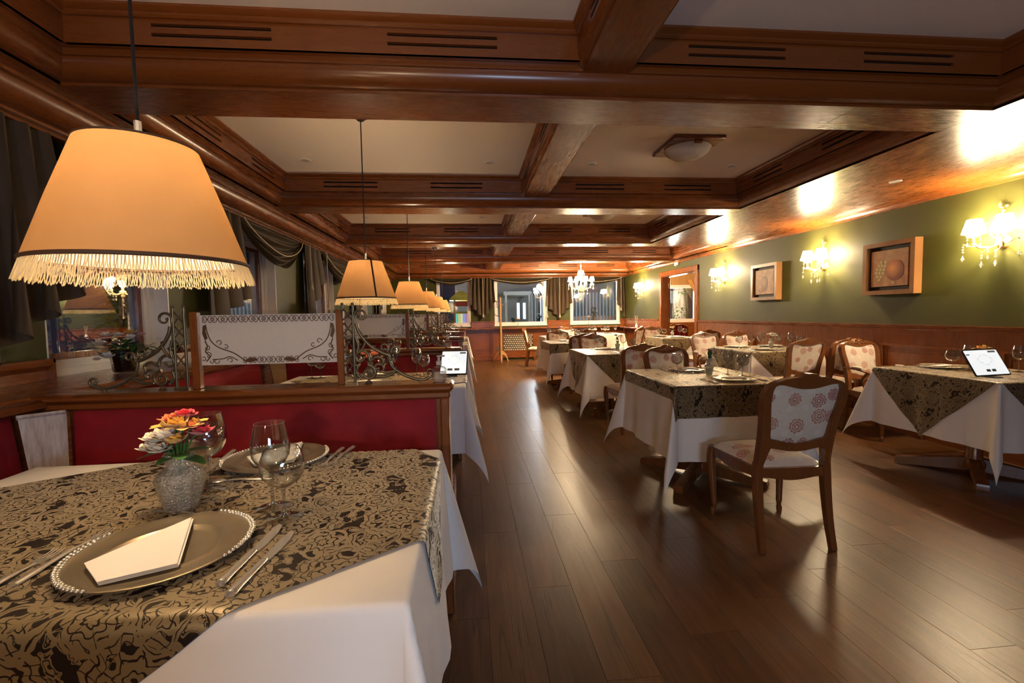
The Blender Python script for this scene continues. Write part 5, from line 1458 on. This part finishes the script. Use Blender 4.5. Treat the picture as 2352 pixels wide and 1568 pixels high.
# second booth table and those behind
z2 = ZB + .0042
for i, (y, nm) in enumerate(((3.165, 'second'), (5.10, 'third'), (7.10, 'fourth'), (9.02, 'fifth'))):
    charger('bronze charger plate on the %s booth table, near side' % nm, -.66, y-.17, z2); napkin('folded napkin on the near charger of the %s booth table' % nm, -.66, y-.17, z2+.008, .4)
    charger('bronze charger plate on the %s booth table, far side' % nm, -.70, y+.19, z2) ; napkin('folded napkin on the far charger of the %s booth table' % nm, -.70, y+.19, z2+.008, .3)
    for j, (dx, dy, k, w) in enumerate([(-.24, .26, 'tall', 'window side'), (-.16, .20, 'round', 'window side'), (.02, .27, 'round', 'middle'), (.09, .28, 'tall', 'middle'), (.27, .20, 'tall', 'aisle side'), (.33, .12, 'round', 'aisle side')]):
        glass('%s glass on the %s booth table, %s' % (k, nm, w), -.66+dx, y+dy, z2, k)
    vase('glass vase with flowers on the %s booth table' % nm, -.69, y+.05, z2, 'round')
    bouquet('bunch of %s flowers on the %s booth table' % (('peach and white', 'yellow tulip', 'orange', 'cream')[i], nm), -.69, y+.05, z2+.004, [[(-.04, 0, .17, .040, PEA, RUF), (.03, .01, .165, .042, PEA, RUF), (0, -.03, .15, .038, (.85, .36, .18), RUF), (-.05, .02, .18, .034, WHT, RUF), (.03, .02, .19, .034, (.8, .76, .66), RUF), (.06, -.02, .14, .036, (.82, .34, .16), RUF)], [(0, 0, .17, .034, YEL, ROSE)], [(-.03, 0, .17, .04, ORG, RUF), (.03, 0, .17, .04, YEL, RUF)], [(0, 0, .17, .04, WHT, RUF), (.03, .02, .16, .03, PEA, RUF)]][i], [(3.3, .4, .06, .12), (5.6, .4, .06, .12), (1.2, .6, .05, .12)], .012)
for x, k in ((-1.13, 'tall'), (-1.07, 'round')): glass('%s glass behind the glass screen near the window' % k, x, 3.36, z2, k)
# hand sanitiser bottles on the cap rails
def bottle(label, x, y, z, first=[None]):
    if first[0]: return dup(first[0], label, (x, y, z), .5)
    t = thing('pump_bottle', label, 'bottle', (x, y, z), .3, 'clear pump bottles on the booth rails')
    obj('bottle_body', MB().lathe([(0, .0005), (.027, .0005), (.029, .004), (.0325, .045), (.032, .054), (.024, .063), (.011, .068), (.011, .074)], 10), GLASS, t, sharp=20)
    obj('gel', MB().lathe([(0, .003), (.026, .003), (.0295, .043), (0, .043)], 14), sheer('clear_gel', (.70, .62, .60), .5, .6), t)
    obj('pump_collar', MB().lathe([(.012, .072), (.0125, .088), (.006, .090), (.005, .106), (.010, .107), (.010, .112), (0, .113)], 14), sheer('milky_plastic', (.72, .70, .68), .4, .25), t)
    obj('pump_nozzle', MB().tube([(0, 0, .109), (.014, .004, .110), (.026, .008, .107)], [.0045, .004, .003], 8), sheer('milky_plastic', (.78, .76, .74), .4, .1), t)
    first[0] = t; return t
bottle('clear hand gel pump bottle on the end of the first booth rail', -.132, PY[0]-.012, .988); bottle('clear hand gel pump bottle on the end of the second booth rail', -.19, PY[1]-.01, .988)
# flower pot on the ledge by the window
t = thing('potted_flowers', 'smoky glass pot of white roses and greenery on the window ledge', 'potted flowers', (-1.90, 2.70, .986))
obj('pot', MB().lathe([(0, .003), (.052, .003), (.056, .012), (.068, .10), (.072, .126), (.067, .126), (.050, .012), (0, .012)], 20, lob=(10, .018)), glassy('smoky_glass', (.20, .14, .09), 1.6, .08, 2.0), t, sharp=20)
obj('soil', MB().lathe([(0, .012), (.05, .012), (.064, .10), (0, .105)], 14), plain('dark_moss', (.03, .03, .015), .9), t)
for i, (dx, dy, dz, R, c) in enumerate([(-.085, -.06, .155, .040, WHT), (-.03, -.085, .085, .048, (.85, .83, .80)), (-.07, -.03, .20, .036, WHT), (-.10, .03, .125, .032, PEA), (.0, .05, .21, .036, YEL), (.05, -.03, .185, .036, (.84, .80, .78)), (.08, .02, .20, .028, PNK), (-.13, -.02, .07, .026, WHT), (-.03, .0, .20, .032, (.8, .78, .75))]): flower('rose', t, (dx, dy, dz), R, c, ROSE, i+50)
fo = MB()
for i in range(90):
    az = rnd(0, 6.28); r = rnd(.0, .11); petal_mesh(fo, (r*math.cos(az), r*math.sin(az), rnd(.11, .17) - r*.3), az + rnd(-.6, .6), rnd(-.2, .9), rnd(.04, .075), rnd(.012, .018), -.4, 3)
obj('greenery', fo, LEAF, t, sharp=80, kind='stuff')
# reed diffuser and other shelf things
t = thing('reed_diffuser', 'white reed diffuser with sticks on the corner shelf', 'diffuser', (4.22, 11.2, .8765))
obj('flask', MB().lathe([(0, .001), (.035, .001), (.036, .05), (.018, .075), (.018, .10), (.014, .10), (0, .08)], 14), WHITE, t)
for i in range(4): obj('reed', MB().tube([(.004*(i-1.5), 0, .06), (.03*(i-1.5), .02*(i % 2), .30)], .0028, 5), CORD, t)
o = thing('sill_flower_vase', 'small vase with yellow flower on the middle far window sill', 'vase', (1.32, YF-.20, .9065)); obj('vase_body', MB().lathe([(0, .001), (.025, .001), (.018, .05), (.012, .11), (.02, .13)], 12), GLASS, o)
obj('flower_stem', MB().tube([(0, 0, .02), (0, 0, .20)], .003, 5), STALK, o); flower('flower_head', o, (0, 0, .20), .07, YEL, RUF, 3)
o = thing('sill_rose_vase', 'small vase with cream rose before the chandelier-side far window', 'vase', (3.28, YF-.20, .9065)); obj('vase_body', MB().lathe([(0, .001), (.025, .001), (.018, .05), (.012, .11), (.02, .13)], 12), GLASS, o)
obj('flower_stem', MB().tube([(0, 0, .02), (0, 0, .24)], .003, 5), STALK, o); flower('flower_head', o, (0, 0, .23), .07, WHT, ROSE, 4)
# coat stand
t = thing('coat_stand', 'wooden coat stand with pegs in front of the far wall', 'coat stand', (.83, 12.08, 0))
obj('pole', MB().lathe([(0, .22), (.038, .22), (.036, .5), (.030, 1.0), (.026, 1.62), (.030, 1.66), (.030, 1.70), (.0, 1.735)], 14), PALE, t)
for k in range(3):
    R = Matrix.Rotation(.5 + 2*PI*k/3, 4, 'Z'); obj('foot', MB().prism([(.0, .20), (.0, .30), (.06, .29), (.14, .22), (.20, .10), (.225, 0), (.195, 0), (.165, .09), (.10, .17)], lambda a, b, d: (a, d, b), -.018, .018).xf(R), PALE, t)
for k, (zz, a) in enumerate([(1.58, 2.7), (1.50, .15), (1.42, 2.2), (1.34, .9), (1.20, 2.8), (1.10, 4.4), (1.47, 4.2)]):
    obj('peg', MB().tube([(0, 0, zz), (.10*math.cos(a), .10*math.sin(a), zz+.03), (.17*math.cos(a), .17*math.sin(a), zz+.06)], [.009, .008, .007], 6), CH, t)
# ---------------------------------------------------------------- outside and side room
GRASS = speckle('garden_ground', (.02, .035, .015), (.06, .08, .03), 6, .9, .2)
struct('ground', MB().box(-14, YF+.2, -.12, 16, 34, -.06), GRASS); struct('yard', MB().box(-14, -6, -.12, XL-.35, YF+.2, -.06), GRASS)
HW = speckle('facade_white', (.42, .43, .46), (.55, .56, .58), 8, .7, .1)
t = thing('facade_building', 'pale building with lit porch across the street, seen through the far windows', 'building', (2.3, 24, 0))
obj('wall', MB().box(-3.0, 0, -.1, 9, .3, 5.2), HW, t)
obj('porch_roof', MB().box(-.62, -2.0, 2.18, .75, 0, 2.36), WHITE, t)
for x in (-.5, .64): obj('porch_post', MB().box(x-.05, -1.95, -.1, x+.05, -1.83, 2.18), WHITE, t)
for x in (.30, .62): obj('window', MB().cbox(x-.07, -.02, 1.0, x+.07, -.001, 1.85, .02), glow('lit_window', (.85, .92, 1), .5), t)
obj('window', MB().cbox(1.35, -.02, .5, 1.70, -.001, 2.2, .02), glow('lit_window_white', (.95, .97, 1), .35), t)
obj('eaves', MB().box(-2.2, -.5, 3.0, 3.4, 0, 3.3), DARK, t)
t = thing('corrugated_fence', 'pale corrugated fence behind the shrubs outside the chandelier-side window', 'fence', (4.6, 19.5, 0))
FN = plain('fence_sheet', (.32, .35, .40), .5)
for k in range(26): obj('sheet', MB().tube([(-1.9+k*.15, 0, -.1), (-1.9+k*.15, 0, 2.15)], .078, 6, flat=.5), FN, t)
t = thing('garden_tower', 'lit wooden play tower with yellow roof and coloured panes outside', 'tower', (-.27, 17.0, 0)); t.scale = (.78, .78, .80)
for x in (-.32, .32):
    for y in (-.3, .3): obj('post', MB().box(x-.045, y-.045, -.1, x+.045, y+.045, 2.35), PALE, t)
YR = plain('yellow_roof', (.70, .50, .06), .6)
obj('roof', MB().prism([(-.55, 2.25), (.55, 2.25), (.50, 2.36), (.12, 2.66), (-.12, 2.66), (-.50, 2.36)], lambda a, b, d: (a, d, b), -.45, .45), YR, t)
obj('red_valance', MB().box(-.30, -.33, 1.98, .30, -.31, 2.20), plain('red_boards', (.45, .05, .03), .6), t)
obj('floor_deck', MB().box(-.36, -.36, .95, .36, .36, 1.03), PALE, t); obj('railing', MB().box(-.36, -.36, 1.66, .36, -.32, 1.74), YR, t)
for k, c in enumerate(((.15, .65, .60), (.80, .70, .15), (.85, .80, .55), (.35, .40, .75), (.60, .25, .45))): obj('coloured_pane', MB().cbox(-.27+k*.11, -.345, 1.08, -.17+k*.11, -.33, 1.64, .004), glow('lit_coloured_pane', c, .22), t)
t = thing('street_lamp', 'bright street lamp shining through the middle far window', 'street lamp', (2.70, 17.4, 0))
obj('pole', MB().tube([(0, 0, -.1), (0, 0, 2.22)], .035, 8), DARK, t); obj('lamp_head', MB().ball((0, -.05, 2.29), .11, 10, 8), glow('street_lamp_light', (.95, .97, 1), 12.0), t)
FIR = speckle('dark_shrub', (.015, .035, .015), (.05, .09, .035), 20, .7, .1)
def shrub(label, x, y, h, w, n, col=FIR):
    t = thing('garden_shrub', label, 'shrub', (x, y, -.1), 0, 'garden shrubs outside the far windows'); R = random.Random(int(x*77+y)); mb = MB()
    obj('trunk', MB().tube([(0, 0, 0), (0, 0, h*.8)], [.03, .008], 6), CH, t)
    for i in range(n):
        q = R.random()**.8; zz = h*(.12+.88*q); r = w*(1-q*.8)*R.uniform(.3, 1); a = R.uniform(0, 6.28)
        petal_mesh(mb, (.4*r*math.cos(a), .4*r*math.sin(a), zz), a+R.uniform(-.5, .5), R.uniform(-.3, .5), r*.8+.04, .035+.05*w*.3, -.4, 2)
    obj('foliage', mb, col, t, sharp=80, kind='stuff')
for i, (x, y, h, w, l) in enumerate([(.75, 15.2, 1.15, .34, 'left below the porch'), (1.55, 15.9, 1.25, .38, 'in the middle window centre'), (2.35, 15.2, 1.35, .36, 'in the middle window right'), (3.45, 15.5, 1.5, .42, 'left in the chandelier-side window'), (4.4, 15.8, 1.6, .42, 'centre in the chandelier-side window'), (5.3, 15.9, 1.5, .36, 'right in the chandelier-side window'), (-.1, 15.3, .9, .34, 'below the play tower'), (3.9, 14.4, 1.0, .32, 'low before the corrugated fence')]): shrub('dark shrub outside, ' + l, x, y, h, w, 260)
t = thing('water_fountain', 'lit white fountain spray outside the far window left of the coat stand', 'fountain', (.62, 16.4, -.1))
mb = MB(); R = random.Random(5)
for i in range(60):
    a = R.uniform(0, 6.28); r = R.uniform(.2, .5); mb.tube(smooth_pts([(0, 0, 1.0), (r*.5*math.cos(a), r*.5*math.sin(a), 1.9+R.uniform(-.3, .1)), (r*math.cos(a), r*math.sin(a), 1.1)], 3), .006, 3)
obj('spray', mb, sheer('water_spray', (.75, .80, .95), .5, .3), t, kind='stuff'); obj('basin', MB().lathe([(0, 0), (.3, 0), (.2, .1), (.08, .3), (.08, .9), (.4, 1.02), (.38, 1.05), (0, 1.0)], 16), HW, t)
t = thing('picket_fence', 'dark picket fence low in the chandelier-side window', 'fence', (5.0, 17.5, 0))
for k in range(14): obj('picket', MB().cbox(-.9+k*.13, 0, -.1, -.83+k*.13, .02, 1.15, .01), CH, t)
obj('rail', MB().box(-.95, .02, .9, .95, .05, .96), CH, t)
# left yard, barely lit
for i, (x, y, h) in enumerate([(-5.5, 3.4, 2.2), (-6.0, 5.2, 2.6), (-5.2, 7.4, 2.0)]): shrub('dim shrub outside the left windows, ' + ('nearest', 'middle', 'farthest')[i], x, y, h, .9, 420)
# side room: window frame in its far wall, ivy trunk beyond, curtain, red chairs
window(9, 5.60, 6.55, .96, 2.02, 'x', 12.62, -1, bead=False, fw=.09)
t = thing('ivy_tree_trunk', 'thick lit tree trunk with ivy behind the side room window', 'tree', (6.95, 14.5, -.1))
P = []
for i in range(25):
    row = []
    for j in range(17):
        a = 2*PI*i/24; zz = 3.2*j/16; r = .22 + .06*(1-j/16)**2 + 0.022*math.sin(a*5+zz*2) + .012*math.sin(a*9-zz*5); row.append((r*math.cos(a), r*math.sin(a), zz))
    P.append(row)
bm = MT('tree_bark'); n = bm.noise(bm.vec(*[q*k for q, k in zip(bm.xyz(), (9, 9, 2))]), 1.0, 5, .65); bm.set(Base_Color=bm.mix((n*1.8-.4).clamp(), (.05, .032, .018), (.46, .36, .24)), Roughness=.9); bm.bump(n, .8, .05)
obj('trunk', MB().grid(P), bm.m, t, sharp=80)
iv = MB(); R = random.Random(9)
for i in range(420):
    a = R.uniform(PI, 2*PI); zz = R.choice((R.uniform(.4, 1.5), R.uniform(1.9, 3.0))); petal_mesh(iv, (.26*math.cos(a), .26*math.sin(a), zz), a+R.uniform(-.8, .8), R.uniform(-.6, .6), .07, .03, -.3, 2)
obj('ivy', iv, speckle('ivy_leaf', (.03, .10, .02), (.10, .22, .05), 20, .5), t, sharp=80, kind='stuff')
t = thing('side_room_curtain', 'ochre curtain tied back in the side room doorway view', 'curtain', (6.42, 12.45, 0)); P = []
for i in range(41):
    u = i/40; row = []
    for j in range(13):
        v = j/12; k = 1 - .62*math.sin(PI*.5*min(1, v*1.15)); row.append((.55 - (1-u)*.82*k, .05*math.sin(u*30)*(.6+.4*v), 2.15-1.35*v))
    P.append(row)
obj('drape', MB().grid(P), OCHRE, t, sharp=80)
struct('trim_15', MB().box(5.5, 12.58, .86, 7.05, 12.61, .95).box(4.6, 12.59, 0, 7.05, 12.61, .86), WX)
def red_chair(label, x, y, first=[None]):
    if first[0]: return dup(first[0], label, (x, y, 0), .2)
    t = thing('red_chair', label, 'chair', (x, y, 0), 0, 'red upholstered chairs in the side room')
    P = [[(-.2+.4*i/10, -.2 - .05*v/8 + .02*math.sin(PI*i/10), .45+.5*(v/8)*(1-.10*(2*i/10-1)**2)) for v in range(9)] for i in range(11)]
    obj('backrest', MB().grid(P), VELVET, t, sharp=80); obj('back_frame', MB().tube([(-.21, -.2, .4), (-.21, -.24, .88), (-.1, -.25, .95), (.1, -.25, .95), (.21, -.24, .88), (.21, -.2, .4)], .016, 6), CH, t)
    obj('seat', MB().cbox(-.21, -.2, .40, .21, .22, .47, .02), VELVET, t)
    for s in (-1, 1):
        for yy in (-.19, .19): obj('leg', MB().tube([(s*.19, yy, 0), (s*.19, yy, .40)], [.014, .02], 6), CH, t)
    first[0] = t; return t
red_chair('red upholstered chair in the side room, left one', 4.90, 10.5); red_chair('red upholstered chair in the side room, right one', 5.55, 10.6); red_chair('red upholstered chair in the side room, far one', 5.35, 11.7)
